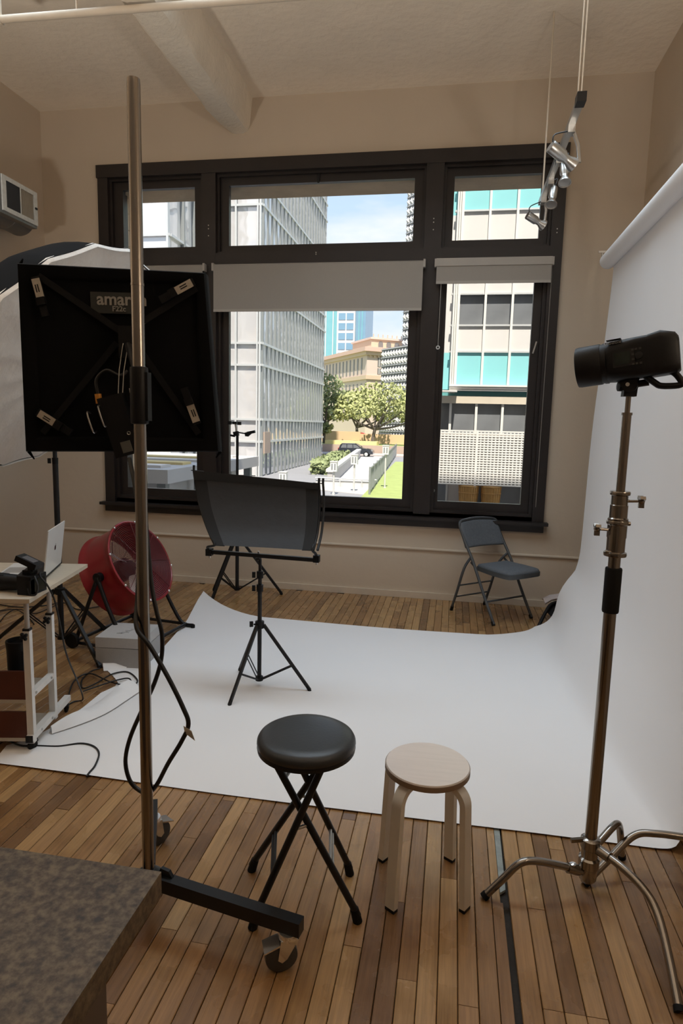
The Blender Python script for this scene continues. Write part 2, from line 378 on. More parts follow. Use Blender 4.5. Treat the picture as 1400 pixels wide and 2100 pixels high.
for k, ox0, ox1, tx0, tx1, lx0, lx1 in bays:
    w = struct('window_%d' % k); wins[k] = w
    w['label'] = {1: 'left bay of the dark brown window, mostly behind the softbox', 2: 'wide middle bay of the dark brown window with transom light', 3: 'right bay of the dark brown window nearest the paper roll'}[k]
    frame('stop_bead', ox0, ox1, 3.09, 3.775, ox0+.022, ox1-.022, 3.112, 3.753, D+.012, D+.05, w)
    frame('transom_sash', ox0+.012, ox1-.012, 3.10, 3.765, tx0, tx1, 3.168, 3.688, D+.045, D+.095, w)
    MB().box((tx0-.005, D+.072, 3.163), (tx1+.005, D+.076, 3.693)).build('pane', M_glass, w, smooth=0)
    frame('stop_bead', ox0, ox1, .80, 2.99, ox0+.03, ox1-.03, .83, 2.97, D+.012, D+.05, w)
    frame('lower_sash', ox0+.012, ox1-.012, .80, 2.985, lx0, lx1, .905, 2.93, D+.05, D+.10, w)
    MB().box((lx0-.005, D+.077, .90), (lx1+.005, D+.081, 2.935)).build('pane', M_glass, w, smooth=0)
# small iron fittings
MB().box((-1.30, D+.035, 3.70), (-1.27, D+.047, 3.76)).box((-1.292, D+.028, 3.675), (-1.278, D+.045, 3.72)).build('catch', M_black, wins[2])
MB().cyl((-.165, D+.03, 1.0), (-.165, D+.045, 1.0), .016, n=12).box((-.171, D+.03, .86), (-.159, D+.042, .99)).build('stay_knob', M_alu, wins[3])
MB().bar((.63, D+.03, 2.22), (.655, D+.03, 2.32), .012, .012).build('latch_lever', M_alu, wins[3])

# outer masonry lining seen obliquely at the top and the left of the panes
M_stone = mat('ashlar_stone', (0.74, 0.56, 0.36), 0.85, var=0.2, scale=6, bump=0.5, bscale=18)
rev = struct('trim_4'); rev['label'] = 'stone lintel and jamb outside the window'
MB().box((WX0-.05, D+.105, 3.735), (WX1+.05, DO, 3.80)).build('lintel', M_stone, rev, smooth=0)
zz = .8; kk = 0
while zz < 3.72:
    h = .155
    MB().box((WX0-.02, DO-.195, zz+.003), (WX0+(.012 if kk % 2 else .008), DO-(.10 if kk % 2 else .04), zz+h-.003)).bevel(.006, 1).build('stone', M_stone, rev)
    MB().box((WX0-.02, DO-(.095 if kk % 2 else .035), zz+.003), (WX0+.010, DO, zz+h-.003)).bevel(.006, 1).build('stone', M_stone, rev)
    zz += h; kk += 1

# ------------------------------------------------------------------ roller blinds
M_blind = mat('blind_fabric', (0.34, 0.315, 0.28), 0.8, var=0.03, scale=60, bump=0.04, bscale=300)  # fabric and hem darkened to stand in for shade on the backlit blinds
M_hem = mat('blind_hem', (0.42, 0.39, 0.35), 0.6, var=0.04)
def blind(x0, x1, z0, label, cassette=False, chain=None):
    t = thing('roller_blind', label, 'blind', ((x0+x1)/2, D-.05, z0), 'roller blinds on the dark window')
    y = yf-.012; zt = 2.985
    MB().cyl((x0+.012, y-.016, zt-.028), (x1-.012, y-.016, zt-.028), .026, n=20).build('roller', M_blind, t)
    MB().box((x0+.012, y-.0445, z0+.02), (x1-.012, y-.0425, zt-.02)).build('fabric', M_blind, t)
    MB().box((x0+.012, y-.0475, z0), (x1-.012, y-.0395, z0+.022)).bevel(.003, 1).build('hem_bar', M_hem, t)
    if cassette: MB().box((x0+.008, y-.052, zt-.058), (x1-.008, y-.046, zt+.005)).bevel(.003, 1).build('valance', M_hem, t)
    for xx in (x0, x1): MB().box((xx-.006 if xx == x0 else xx-.012, y-.046, zt-.062), (xx+.012 if xx == x0 else xx+.006, y+.012, zt+.004)).bevel(.005, 1).build('bracket', M_hem, t)
    if chain:
        cx, cz = chain
        MB().tube([(cx, y-.03, zt-.05), (cx-.002, y-.03, (zt+cz)/2), (cx-.004, y-.03, cz+.02)], .0028, 6).build('pull_cord', M_hem, t)
        MB().torus((cx-.004, y-.03, cz), (0, 1, 0), .013, .005, 16, 6).build('pull_ring', M_white, t)
    return t
blind(-3.25, -2.305, 2.72, 'off-white roller blind at the left bay, mostly hidden by the softbox')
blind(-2.225, -0.318, 2.563, 'wide off-white roller blind over the middle bay')
blind(-0.228, 0.737, 2.782, 'narrow off-white roller blind with valance at the right bay', True, (-.172, 2.255))
MB().tube([(.735, yf-.01, 2.95), (.733, yf-.01, 2.0), (.731, yf-.012, .9)], .002, 6).build('side_cord', M_hem, bpy.data.objects['roller_blind.002'])
# ------------------------------------------------------------------ seamless paper backdrop
# profile along x (from the roll on the right, down, sweeping out over the floor), extruded along y
RX, RZ, RR = 1.03, 2.79, 0.055
def paper_point(s, y):
    """s: 0 at the roll .. 1 at the free left end"""
    pass
prof = [(1.065, 2.79), (1.062, 2.6), (1.045, 2.2), (1.02, 1.8), (1.005, 1.4), (0.998, 1.0), (0.992, 0.72), (0.975, 0.56), (0.93, 0.42), (0.86, 0.28), (0.79, 0.15), (0.735, 0.07), (0.67, 0.022), (0.58, 0.006), (0.4, 0.003)]
prof = spline([(p[0], 0, p[1]) for p in prof], 3)
prof = [(p.x, p.z) for p in prof]
xs = [0.4-0.07*i for i in range(1, 37)]                  # to about -2.12
rows = []
YN, YF = 2.395, 4.80
ncol = 56
def yfar(x):      # far edge wanders and curls at the left corner and by the sweep
    e = YF
    if x < -1.5: e += 0.20*((-1.5-x)/.4)**1.6
    if x > 0.3: e += 0.20*min(1, (x-.3)/.4)**1.4
    return e+.015*math.sin(x*3.1)
def ynear(x, z):
    e = YN+.006*math.sin(x*2.3)
    if z > 0.02: e = YN+.05*min(1, z/.4)
    return e
for (x, z) in prof+[(x, .003) for x in xs]:
    row = []
    a = ynear(x, z)
    b = yfar(x) if z < .3 else YF+.20
    if .0 <= z <= .7 and x > .7: b = 5.0
    for j in range(ncol+1):
        t = j/ncol; y = a+(b-a)*t
        px, pz = x, z
        if x > .4 and z < .75:          # tighter sweep towards the near edge
            kk = (1-t)**1.3*min(1, (.75-z)/.3); px = x+((1.0-(1.0-x)*.30)-x)*kk*(1 if x < 1 else 0)
        wav = .0015+.0022*(1+math.sin(x*3.7+1.3*math.sin(y*2.1))*math.sin(y*2.7+x))*(1 if z < .05 else 0)
        pz += wav
        if x < -1.55 and z < .1:      # the left end: irregular, curls up at the far and near corners
            k = (-1.55-x)/.57
            if y > 4.6: pz += .07*k*k*((y-4.6)/.6)
            if y < 3.1: pz += .0
        if z > .05 and x < .95:       # crumpled sweep near the far edge
            k = max(0, (y-4.35)/.65)
            px += .03*k*math.sin(z*13)*1.0; pz += .012*k*math.sin(x*21)
        if z > .7: px += .006*math.sin(y*3.3)*(1-abs(z-1.6)/1.3)
        # near right corner lifts off the boards a little
        if x > .55 and z < .3 and y < 2.7: px += 0
        row.append(V((px, y, pz)))
    rows.append(row)
# trim the left end to its torn outline
def left_limit(y):
    pts = [(2.38, -1.97), (2.45, -2.02), (2.55, -2.05), (2.62, -1.99), (2.8, -1.94), (3.0, -1.93), (3.2, -1.94), (3.33, -1.90), (3.42, -1.98), (3.5, -2.07), (3.56, -2.10), (3.7, -1.92), (4.0, -1.93), (4.5, -2.0), (5.0, -2.10), (5.4, -2.16)]
    for (a, xa), (b, xb) in zip(pts, pts[1:]):
        if a <= y <= b: return xa+(xb-xa)*(y-a)/(b-a)
    return pts[-1][1] if y > 5 else pts[0][1]
for row in rows:
    for p in row:
        lim = left_limit(p.y)
        if p.x < 0 and p.z < .2:
            p.x = p.x*(abs(lim)/2.12)
paper_root = thing('backdrop', 'white seamless paper backdrop sweeping from the roll across the floor', 'backdrop', (0.2, 3.6, 0))
MB().sheet(rows).build('paper_sweep', M_paper, paper_root, smooth=80)
rl = MB(); rl.lathe([(.028, 0), (RR, 0), (RR, 2.62), (.028, 2.62)], (RX, 2.42, RZ), (0, 1, 0), 28)
rl.build('paper_roll', M_paper, paper_root)
# torn, folded-back flap at the left end
fl = MB(); rr = []
for i in range(15):
    t = i/14; a = lerp((-1.93, 2.70, .008), (-1.86, 3.30, .012), t)
    wdt = .13*math.sin(min(1, t*1.6+.12)*math.pi/2)*(1 if t < .93 else .8)
    rr.append([a+V((.0, 0, 0)), a+V((wdt*.3, .01, .035+.012*math.sin(t*9))), a+V((wdt*.75, .0, .03+.01*math.sin(t*13))), a+V((wdt*1.1, -.01, .006))])
fl.sheet(rr).build('folded_flap', M_paper, paper_root, smooth=60)
fl = MB(); fl.sheet([[(-2.10, 3.50, .004), (-2.14, 3.56, .03), (-2.16, 3.62, .075)], [(-2.04, 3.52, .004), (-2.06, 3.59, .045), (-2.08, 3.64, .09)], [(-1.98, 3.56, .004), (-1.99, 3.61, .03), (-2.0, 3.64, .06)]]).build('curled_corner', M_paper, paper_root)
# ------------------------------------------------------------------ outside: street, buildings, trees
G = -2.7
M_asph = mat('asphalt', (0.26, 0.26, 0.27), 0.9, var=0.12, scale=.6)
M_conc = mat('concrete', (0.46, 0.44, 0.42), 0.9, var=0.12, scale=1.2)
M_concw = mat('pale_concrete', (0.60, 0.58, 0.55), 0.8, var=0.08, scale=1.2)
M_grass = mat('lawn', (0.31, 0.37, 0.12), 0.95, var=0.25, scale=1.5)
M_brick = mat('brown_brick', (0.42, 0.32, 0.25), 0.9, var=0.1, scale=2)
M_orange = mat('orange_render', (0.70, 0.48, 0.28), 0.9, var=0.08, scale=.5)
M_yel = mat('yellow_render', (0.78, 0.62, 0.30), 0.9, var=0.08, scale=.5)
M_silver = mat('silver_mullion', (0.62, 0.63, 0.62), 0.45, 0.3, var=0.05)
M_green = mat('grey_green_mullion', (0.26, 0.275, 0.27), 0.5, 0.2, var=0.08)
M_teal = mat('teal_panel', (0.26, 0.62, 0.64), 0.45, var=0.05, scale=1)
M_cream = mat('white_enamel_panel', (0.66, 0.64, 0.61), 0.5, var=0.04, scale=1)
M_framew = mat('white_window_frame', (0.74, 0.72, 0.67), 0.5, var=0.05, scale=2)
M_dglass = mat('dark_window', (0.19, 0.20, 0.21), 0.12, var=0.5, scale=.9, spec=0.6)
M_hotel = mat('cream_stone', (0.64, 0.52, 0.44), 0.9, var=0.06, scale=.2)
M_hotel2 = mat('ochre_stone', (0.62, 0.48, 0.34), 0.9, var=0.06, scale=.2)
M_terra = mat('terracotta_cornice', (0.64, 0.44, 0.35), 0.9, var=0.06, scale=.3)
M_relief = mat('pale_relief_block', (0.52, 0.52, 0.525), 0.9, var=0.05, scale=.4)  # relief paler than its wall, standing in for lit and dark facets
M_greyst = mat('grey_screen_block', (0.20, 0.20, 0.21), 0.9, var=0.05, scale=.4)
M_tealgl = mat('teal_curtain_wall', (0.22, 0.48, 0.50), 0.25, 0.2, var=0.1, scale=.3)
M_bluegl = mat('blue_curtain_wall', (0.22, 0.36, 0.46), 0.25, 0.2, var=0.1, scale=.3)
M_bark = mat('oak_bark', (0.12, 0.10, 0.085), 0.95, var=0.3, scale=3)
def mirror_glass(name, rgb, rough, wav):
    m = mat(name, rgb, rough, 0.35, var=0.04, scale=.4)
    t = m.node_tree; n = t.nodes; l = t.links; b = n['Principled BSDF']
    g = n.new('ShaderNodeNewGeometry'); z = n.new('ShaderNodeTexNoise'); z.inputs['Scale'].default_value = .35; z.inputs['Detail'].default_value = 2; l.new(g.outputs['Position'], z.inputs['Vector'])
    bp = n.new('ShaderNodeBump'); bp.inputs['Strength'].default_value = wav; bp.inputs['Distance'].default_value = .25; l.new(z.outputs['Fac'], bp.inputs['Height']); l.new(bp.outputs[0], b.inputs['Normal'])
    return m
M_mirror = mirror_glass('mirror_pane', (0.74, 0.72, 0.71), 0.04, 0.35)
M_leaf = mat('oak_leaves', (0.37, 0.39, 0.16), 0.8, var=0.55, scale=.5)
M_leafd = mat('dark_oak_leaves', (0.24, 0.28, 0.13), 0.8, var=0.5, scale=.6)

MB().box((-140, 6.3, G-.3), (120, 400, G)).build('street', M_asph, kind='structure', smooth=0, label='grey asphalt street outside')
MB().prism([(-4.95, 30, G), (14, 30, G), (14, 74, G), (-6.6, 74, G)], (0, 0, .08)).build('lawn', M_grass, kind='structure', smooth=0, label='bright green lawn beside the driveway')
MB().box((-60, 86.6, G), (40, 92.9, G+.14)).build('pavement', mat('pinkish_paving', (0.46, 0.40, 0.37), .9), kind='structure', smooth=0, label='pinkish pavement across the street')

# our own building's street front (seen mirrored in the tower's panes)
own = struct('facade'); own['label'] = 'stone street front of the building the studio is in'
M_own = mat('beige_stone_front', (0.58, 0.48, 0.36), 0.9, var=0.08, scale=.5)
MB().box((-34, 6.0, G), (XL-.3, 6.4, 19)).box((XR+.3, 6.0, G), (16, 6.4, 19)).box((XL-.3, 6.0, ZC+.4), (XR+.3, 6.4, 19)).box((XL-.3, 6.0, G), (XR+.3, 6.4, -.3)).build('front_wall', M_own, own, smooth=0)
for fz in (0.9, 6.2, 10.6, 15.0):
    for k in range(9):
        bx = -32.5+k*5.4
        if fz < 4.8 and -8.5 < bx < 2.5: continue
        for q in range(2): MB().box((bx+q*2.1, 6.36, fz), (bx+1.8+q*2.1, 6.45, fz+2.6)).build('window', M_dglass, own, smooth=0)
    MB().box((-34, 6.38, fz-.9), (16, 6.62, fz-.55)).build('ledge', M_framew, own, smooth=0)

# --- glass tower, two stepped wings
tw = thing('glass_tower', 'mirrored glass office tower with close vertical mullions, left of the street view', 'building', (-20, 50, G))
levels = [G, .04, 1.77, 5.95, 7.60, 11.8, 13.5, 17.7, 19.4, 23.6, 25.3, 29.5, 31.2]
box1 = MB().box((0, 0, 0), (1, 1, 1)); pane_me = box1.mesh('pane', M_mirror, smooth=0)
box1 = MB().box((0, 0, 0), (1, 1, 1)); mull_g = box1.mesh('mullion', M_green, smooth=0)
box1 = MB().box((0, 0, 0), (1, 1, 1)); mull_s = box1.mesh('mullion', M_silver, smooth=0)
MB().box((-40, 41.2, G), (-19.1, 75, 60)).box((-19.1, 48.8, G), (-15.15, 72, 60)).build('core', M_green, tw, smooth=0)
nb = 20; bw = (72.2-48.5)/nb
for i in range(nb):
    y = 48.5+i*bw
    for a, b in zip(levels, levels[1:]):
        part_mesh(pane_me, 'pane', tw, (-15.1+random.uniform(-.01, .01), y+.1, a+.06), (.16, bw-.2, b-a-.12))
    part_mesh(mull_g, 'mullion', tw, (-15.1, y-.09, G), (.25, .18, 62))
    part_mesh(mull_s, 'mullion', tw, (-15.1, y+.09, G), (.22, .06, 62))
for z in levels[1:]:
    part_mesh(mull_s, 'spandrel_bar', tw, (-15.1, 48.4, z-.09), (.26, 23.8, .18))
    part_mesh(mull_s, 'spandrel_bar', tw, (-18.9, 48.15, z-.09), (4.0, .25, .16))
    part_mesh(mull_s, 'spandrel_bar', tw, (-40, 40.55, z-.09), (21.2, .25, .16))
    part_mesh(mull_s, 'spandrel_bar', tw, (-18.98, 40.7, z-.09), (.25, 7.6, .16))
for a, b in zip(levels, levels[1:]):
    for x in (-18.85, -16.97): part_mesh(pane_me, 'pane', tw, (x+.08, 48.35, a+.06), (1.8 if x < -17 else 1.75, .1, b-a-.12))
    for k in range(9): part_mesh(pane_me, 'pane', tw, (-21.2-2.25*k, 40.72, a+.06), (2.1, .1, b-a-.12))
    for k in range(4): part_mesh(pane_me, 'pane', tw, (-19.06, 40.9+1.9*k, a+.06), (.1, 1.7, b-a-.12))
for x in (-18.93, -17.05, -15.32, -15.12): part_mesh(mull_s, 'mullion', tw, (x, 48.1, G), (.13, .32, 62))
for k in range(10): part_mesh(mull_s, 'mullion', tw, (-19.02-2.25*k, 40.5, G), (.14, .3, 62))
for k in range(1, 4): part_mesh(mull_g, 'mullion', tw, (-19.0, 40.75+1.9*k, G), (.3, .2, 62))
MB().box((-15.06, 48.6, -.9), (-14.72, 50.2, .8)).build('wall_panel', M_brick, tw, smooth=0)

# --- low pavilion with a flat white roof
pv = thing('pavilion', 'low glazed pavilion with flat white roof below the glass tower', 'building', (-9, 16, G))
MB().box((-16, 12.6, .22), (-5.95, 19.0, .52)).build('roof', M_concw, pv, smooth=0)
for k in range(5): MB().box((-16, 13.0+k*1.15, .52), (-6.3, 13.5+k*1.15, .58)).build('roof_strip', M_yel if k % 2 else M_cream, pv, smooth=0)
for y in (12.9, 14.9, 16.9, 18.7): MB().box((-6.3, y-.1, G), (-6.1, y+.1, .22)).build('column', M_green, pv, smooth=0)
for x in (-14, -12, -10, -8): MB().box((x-.1, 12.7, G), (x+.1, 12.9, .22)).build('column', M_silver, pv, smooth=0)
MB().box((-15.5, 13.2, G), (-6.5, 18.6, .2)).build('glazing', M_cream, pv, smooth=0)

# --- office block with teal panels, right
rb = thing('panel_office', 'white gridded office block with turquoise panels, seen through the right bay', 'building', (3, 20, G))
RBX0, RBX1, RY = -0.36, 12.0, 18.0
MB().box((RBX0, RY+.35, G), (RBX1, 34, 13)).build('core', M_cream, rb, smooth=0)
xs_m = [-.05+.703*k for k in range(0, 17)]
rows_rb = [(2.72, 3.585, M_teal), (3.61, 4.28, M_cream), (4.33, 5.10, M_dglass), (5.14, 6.30, M_cream), (6.34, 7.22, M_cream), (7.27, 7.93, M_teal), (8.0, 8.75, M_teal), (8.8, 11, M_cream)]
unit = {}
for mm in (M_teal, M_cream, M_dglass): unit[mm.name] = MB().box((0, 0, 0), (1, 1, 1)).mesh('panel', mm, smooth=0)
for (a, b, mm) in rows_rb:
    for x0 in xs_m[:-1]:
        part_mesh(unit[mm.name], 'pane' if mm is M_dglass else 'panel', rb, (x0+.03, RY+(.02 if mm is not M_dglass else .1), a), (.645, .3, b-a))
    part_mesh(mull_s, 'rail', rb, (RBX0+.1, RY-.03, b), (RBX1-RBX0, .1, .045)); 
fw = MB().box((0, 0, 0), (1, 1, 1)).mesh('mullion', M_framew, smooth=0)
for x0 in xs_m: part_mesh(fw, 'mullion', rb, (x0-.03, RY-.08, 2.6), (.06, .18, 8.6))
for dx in (-.20, -.145, -.09): part_mesh(fw, 'edge_frame', rb, (dx, RY-.12+(.04 if dx == -.145 else 0), 2.5), (.045, .3, 8.8))
MB().box((-0.9, RY+.2, 2.6), (-.2, RY+.4, 3.6)).box((-0.9, RY+.2, 7.2), (-.2, RY+.4, 11)).build('side_panel', M_teal, rb, smooth=0)
MB().box((-0.9, RY+.2, 3.6), (-.2, RY+.4, 7.2)).build('side_panel', M_cream, rb, smooth=0)
for q in (0, 1, 2): MB().box((-.2, RY-.14-.03*q, 2.56+.055*q), (RBX1, RY+.1, 2.605+.055*q)).build('sill_moulding', M_framew, rb, smooth=0)
MB().box((-0.9, RY+.1, 2.42), (RBX1, RY+.4, 2.56)).build('recess_strip', mat('dark_teal', (0.10, .30, .31), .5), rb, smooth=0)
MB().box((-0.9, RY-.05, 2.22), (RBX1, RY+.4, 2.42)).build('fascia', mat('stained_fascia', (0.60, .53, .42), .8, var=.12, scale=3), rb, smooth=0)
MB().box((-.45, RY-.5, 2.505), (.02, RY-.1, 2.545)).build('small_canopy', M_cream, rb, smooth=0)
for k in range(-1, 16):
    x0 = -.14+.70*k
    part_mesh(unit[M_dglass.name], 'pane', rb, (x0+.04, RY+.12, 1.3), (.63, .1, .92))
    part_mesh(fw, 'mullion', rb, (x0-.03, RY, 1.3), (.065, .15, .93))
    part_mesh(unit[M_dglass.name] if k % 3 else unit[M_cream.name], 'pane', rb, (x0+.04, RY+.12, -.9), (.63, .1, .95))
    part_mesh(fw, 'mullion', rb, (x0-.025, RY, -.9), (.05, .15, .95))
for x0 in (.78, 1.42): MB().box((x0-.02+.70, RY+.06, -.9), (x0+.55+.70, RY+.1, 1.2)).build('wall_panel', M_yel, rb, smooth=0) if x0 > 1 else None
MB().box((-0.9, RY-.02, G), (RBX1, RY+.36, -.9)).build('plinth', M_concw, rb, smooth=0)
# perforated screen: lattice of slats and ribs
sc = MB()
for k in range(23): sc.box((-0.95, RY-.48, .02+k*.0653), (RBX1, RY-.44, .02+k*.0653+.038))
for k in range(134): sc.box((-0.95+k*.0965, RY-.475, .02), (-0.95+k*.0965+.034, RY-.445, 1.47))
sc.build('perforated_screen', M_framew, rb, smooth=0, kind='stuff')
for k in range(9): MB().box((-0.95+1.53*k, RY-.5, -.05), (-0.95+1.53*k+.06, RY-.43, 1.5)).build('screen_post', M_framew, rb, smooth=0)
MB().box((-.95, RY-.36, .0), (RBX1, RY-.33, 1.40)).build('screen_back', mat('brown_grey_screen_back', (.34, .31, .27), .9), rb, smooth=0)  # darker brown-grey sheet added behind the lattice to set off its holes
# two wicker baskets behind the ground-floor glass
M_wick = mat('orange_wicker', (0.55, .30, .09), .7, var=.3, scale=10)
for i, bx in enumerate((.46, 1.06)):
    bk = MB(); bk.lathe([(.20, -.95), (.27, .0), (.275, -.02), (.25, -.03)], (bx, RY-.28, 0), (0, 0, 1), 24)
    for k in range(24): a = k*math.pi/12; bk.bar((bx+.205*math.cos(a), RY-.28+.205*math.sin(a), -.95), (bx+.273*math.cos(a), RY-.28+.273*math.sin(a), 0), .016, .016)
    bk.torus((bx, RY-.28, -.02), (0, 0, 1), .27, .02, 24, 6).torus((bx, RY-.28, -.2), (0, 0, 1), .262, .014, 24, 6)
    tag(bk.build('wicker_basket', M_wick, at=(bx, RY-.28, -.95)), ['tall orange wicker basket under the perforated screen, left one', 'tall orange wicker basket under the perforated screen, right one'][i], 'basket', 'wicker baskets')

# --- cream hotel behind the trees
ht = thing('cream_hotel', 'cream stone classical block with terracotta cornice behind the trees', 'building', (-18, 135, G))
C0 = V((-18.1, 130, 0)); dl = V((-12.7, 20, 0)).normalized(); dr = V((.845, .536, 0)); nl = V((-dl.y, dl.x, 0)); nl = nl if nl.y < 0 else -nl; nr = V((dr.y, -dr.x, 0))
def slab(b, o, a, la, d, ld, z0, z1):
    p = [o, o+a*la, o+a*la+d*ld, o+d*ld]; return b.prism([(q.x, q.y, z0) for q in p], (0, 0, z1-z0))
slab(MB(), C0, dl, 34, dr, 24, G, 16.2).build('wall', M_hotel, ht, smooth=0)
slab(MB(), C0+(nl+nr)*.9, dl, 36, dr, 26, 16.2, 17.0).build('cornice', M_terra, ht, smooth=0)
slab(MB(), C0+(nl+nr)*.5, dl, 36, dr, 26, 15.5, 16.2).build('cornice', M_hotel2, ht, smooth=0)
slab(MB(), C0+(nl+nr)*.3, dl, 34, dr, 25, 10.7, 11.5).build('string_course', M_hotel2, ht, smooth=0)
P0 = C0+dl*5.0+dr*3.2
slab(MB(), P0, dl, 10, dr, 16, 17, 19.6).build('penthouse', M_hotel2, ht, smooth=0)
slab(MB(), P0+(nl+nr)*.3, dl, 10.6, dr, 16.6, 19.4, 19.8).build('penthouse_cornice', M_hotel, ht, smooth=0)
slab(MB(), C0, dl, 34, dr, 24, 17.0, 17.2).build('roof', M_terra, ht, smooth=0)
M_hwin = mat('dark_hotel_window', (0.20, 0.19, 0.18), .5, var=.2)  # plain dark tone for the hotel's window boxes
for k in range(12):
    o = C0+dl*(2.2+k*2.0)
    slab(MB(), o+nl*.06, dl, .55, -nl, .3, 11.9, 15.1).build('window', M_hwin, ht, smooth=0)
    slab(MB(), o+nl*.06, dl, .55, -nl, .3, 7.2, 9.9).build('window', M_hwin, ht, smooth=0)
    slab(MB(), o+nl*.06, dl, .55, -nl, .3, 3.0, 5.2).build('window', M_hwin, ht, smooth=0)
for zz0, zz1 in ((13.3, 15.2), (11.8, 13.0), (7.4, 9.9)):
    o = C0+dr*2.4; slab(MB(), o+nr*.06, dr, .75, -nr, .3, zz0, zz1).build('window', M_hwin, ht, smooth=0)
    slab(MB(), o+nr*.1+dr*.3, dr, .1, -nr, .3, zz0, zz1).build('window_bar', M_framew, ht, smooth=0)
for k in range(6):
    o = P0+dr*(1.6+k*1.9)
    b = MB(); b.prism([o+nr*.05+dr*(.55*math.cos(t)+.55)+V((0, 0, 18.55+.5*math.sin(t))) for t in [math.pi*i/8 for i in range(9)]]+[o+nr*.05+V((0, 0, 17.4)), o+nr*.05+dr*1.1+V((0, 0, 17.4))], -nr*.3); b.build('arched_window', M_hwin, ht, smooth=0)
for k in range(14):
    o = P0+dr*(.4+k*1.1); slab(MB(), o, dr, .18, -nr, .18, 19.8, 20.5).build('finial', M_hotel2, ht, smooth=0)
for k in range(13):
    o = C0+dr*(.5+k*.9); slab(MB(), o+nr*.3, dr, .4, -nr, .3, 15.1, 15.5).build('dentil', M_hotel2, ht, smooth=0)

# --- grey block with relief screen
gb = thing('relief_block', 'grey concrete block covered in triangular relief, right edge of the middle bay', 'building', (-6, 98, G))
RK = 1.25; A0 = V((-11.63*RK, 100*RK, 0)); dg = V((5.03, -6, 0)).normalized(); ng = V((dg.y, -dg.x, 0)); ng = ng if ng.y < 0 else -ng
slab(MB(), A0, dg, 24, -ng, 3.5, G, 16.1).build('wall', M_greyst, gb, smooth=0)
T0 = A0+dg*4.6-ng*1.5
slab(MB(), T0, dg, 18, -ng, 2.0, 16, 56).build('tower_wall', M_greyst, gb, smooth=0)
def relief(o, n, z0, z1, name):
    b = MB(); z = z0
    while z < z1:
        for k in range(n):
            p = o+dg*(.12+k*.92)+V((0, 0, z))
            q = [p+dg*.05, p+dg*.78, p+dg*.50+V((0, 0, 1.26))]
            ap = (q[0]*.25+q[1]*.35+q[2]*.4)+ng*.6
            b.vf([q[0], q[1], q[2], ap], [(0, 1, 3), (1, 2, 3), (2, 0, 3)])
        pz = o+V((0, 0, z+1.33)); w = dg*(n*.92+.1); h = V((0, 0, .15))
        b.hexa([pz, pz+w, pz+w+ng*.2, pz+ng*.2, pz+h, pz+w+h, pz+w+ng*.2+h, pz+ng*.2+h])
        z += 1.55
    b.build(name, M_relief, gb, smooth=0, kind='stuff')
relief(A0, 24, -1.0, 14.8, 'relief_screen'); relief(T0, 18, 16.4, 54, 'relief_screen')

# --- distant teal tower
tt = thing('teal_tower', 'distant tall tower with teal glass and cream window grid', 'building', (-46, 262, G))
MB().box((-62, 262, G), (-48.9, 285, 56)).build('teal_wall', M_tealgl, tt, smooth=0)
MB().box((-48.9, 260, G), (-41.5, 285, 56)).build('grid_wall', M_cream, tt, smooth=0)
MB().box((-41.5, 262, G), (-37.5, 285, 56)).build('blue_wall', M_bluegl, tt, smooth=0)
for k in range(11):
    z = 12+k*3.9
    for x0 in (-48.2, -44.9): MB().box((x0, 259.8, z), (x0+2.8, 260.2, z+2.6)).build('window_band', M_bluegl, tt, smooth=0)
for x in (-60, -57, -54, -51, -40.3, -39): MB().box((x, 261.7, G), (x+.35, 262.1, 56)).build('mullion', M_cream if x < -45 else M_tealgl, tt, smooth=0)

# --- walls across the street
def wallbox(name, a, b, m, label, cat='wall'): return tag(MB().box(a, b).build(name, m, at=((a[0]+b[0])/2, (a[1]+b[1])/2, a[2]), smooth=0), label, cat)
wallbox('retaining_wall', (-60, 93, G), (40, 93.5, -1.45), M_brick, 'long brown brick retaining wall behind the dark car')
wallbox('planter_wall', (-15.4, 104, -2.2), (20, 104.5, 0.05), M_orange, 'orange rendered garden wall below the oak trees')
wallbox('yellow_ledge', (-19.5, 96, -1.6), (-11.5, 99, -.95), M_yel, 'low yellow ledge between the oak trunks')
wallbox('tall_planter_wall', (-24, 106, -1.6), (-15.5, 106.5, .35), M_orange, 'taller orange rendered wall at the left oak')
MB().box((-60, 93.5, G), (40, 150, -1.5)).build('terrace', M_grass, kind='structure', smooth=0, label='raised terrace behind the brick wall')

# --- driveway: parapet, barrier, paving, fence
dv = V((-.088, 1, 0)).normalized(); sdv = V((1, .088, 0)).normalized()
MB().prism([(-8.6, 40, G), (-5.0, 38, G), (-8.3, 86, G), (-12.2, 86, G)], (0, 0, .04)).build('driveway', M_conc, kind='structure', smooth=0, label='pale concrete driveway ramp')
pp = thing('parapet', 'long pale concrete parapet along the driveway ramp', 'wall', (-10.5, 64, G))
slab(MB(), V((-8.55, 43.2, 0)), V((-.095, 1, 0)).normalized(), 38, sdv, .35, G, -1.75).build('wall', M_conc, pp, smooth=0)
slab(MB(), V((-8.65, 43.1, 0)), V((-.095, 1, 0)).normalized(), 38.2, sdv, .55, -1.75, -1.55).build('coping', M_concw, pp, smooth=0)
bt = thing('barrier_wall', 'low white barrier wall across the near end of the driveway', 'wall', (-7, 42.6, G))
MB().box((-9.2, 42.4, G), (-5.45, 42.8, -2.25)).build('wall', M_concw, bt, smooth=0)
MB().cyl((-9.2, 42.3, -2.1), (-5.0, 42.3, -2.1), .05, n=8).build('rail', M_silver, bt)
for x in (-9, -7.5, -6): MB().cyl((x, 42.3, G), (x, 42.3, -2.1), .04, n=8).build('post', M_silver, bt)
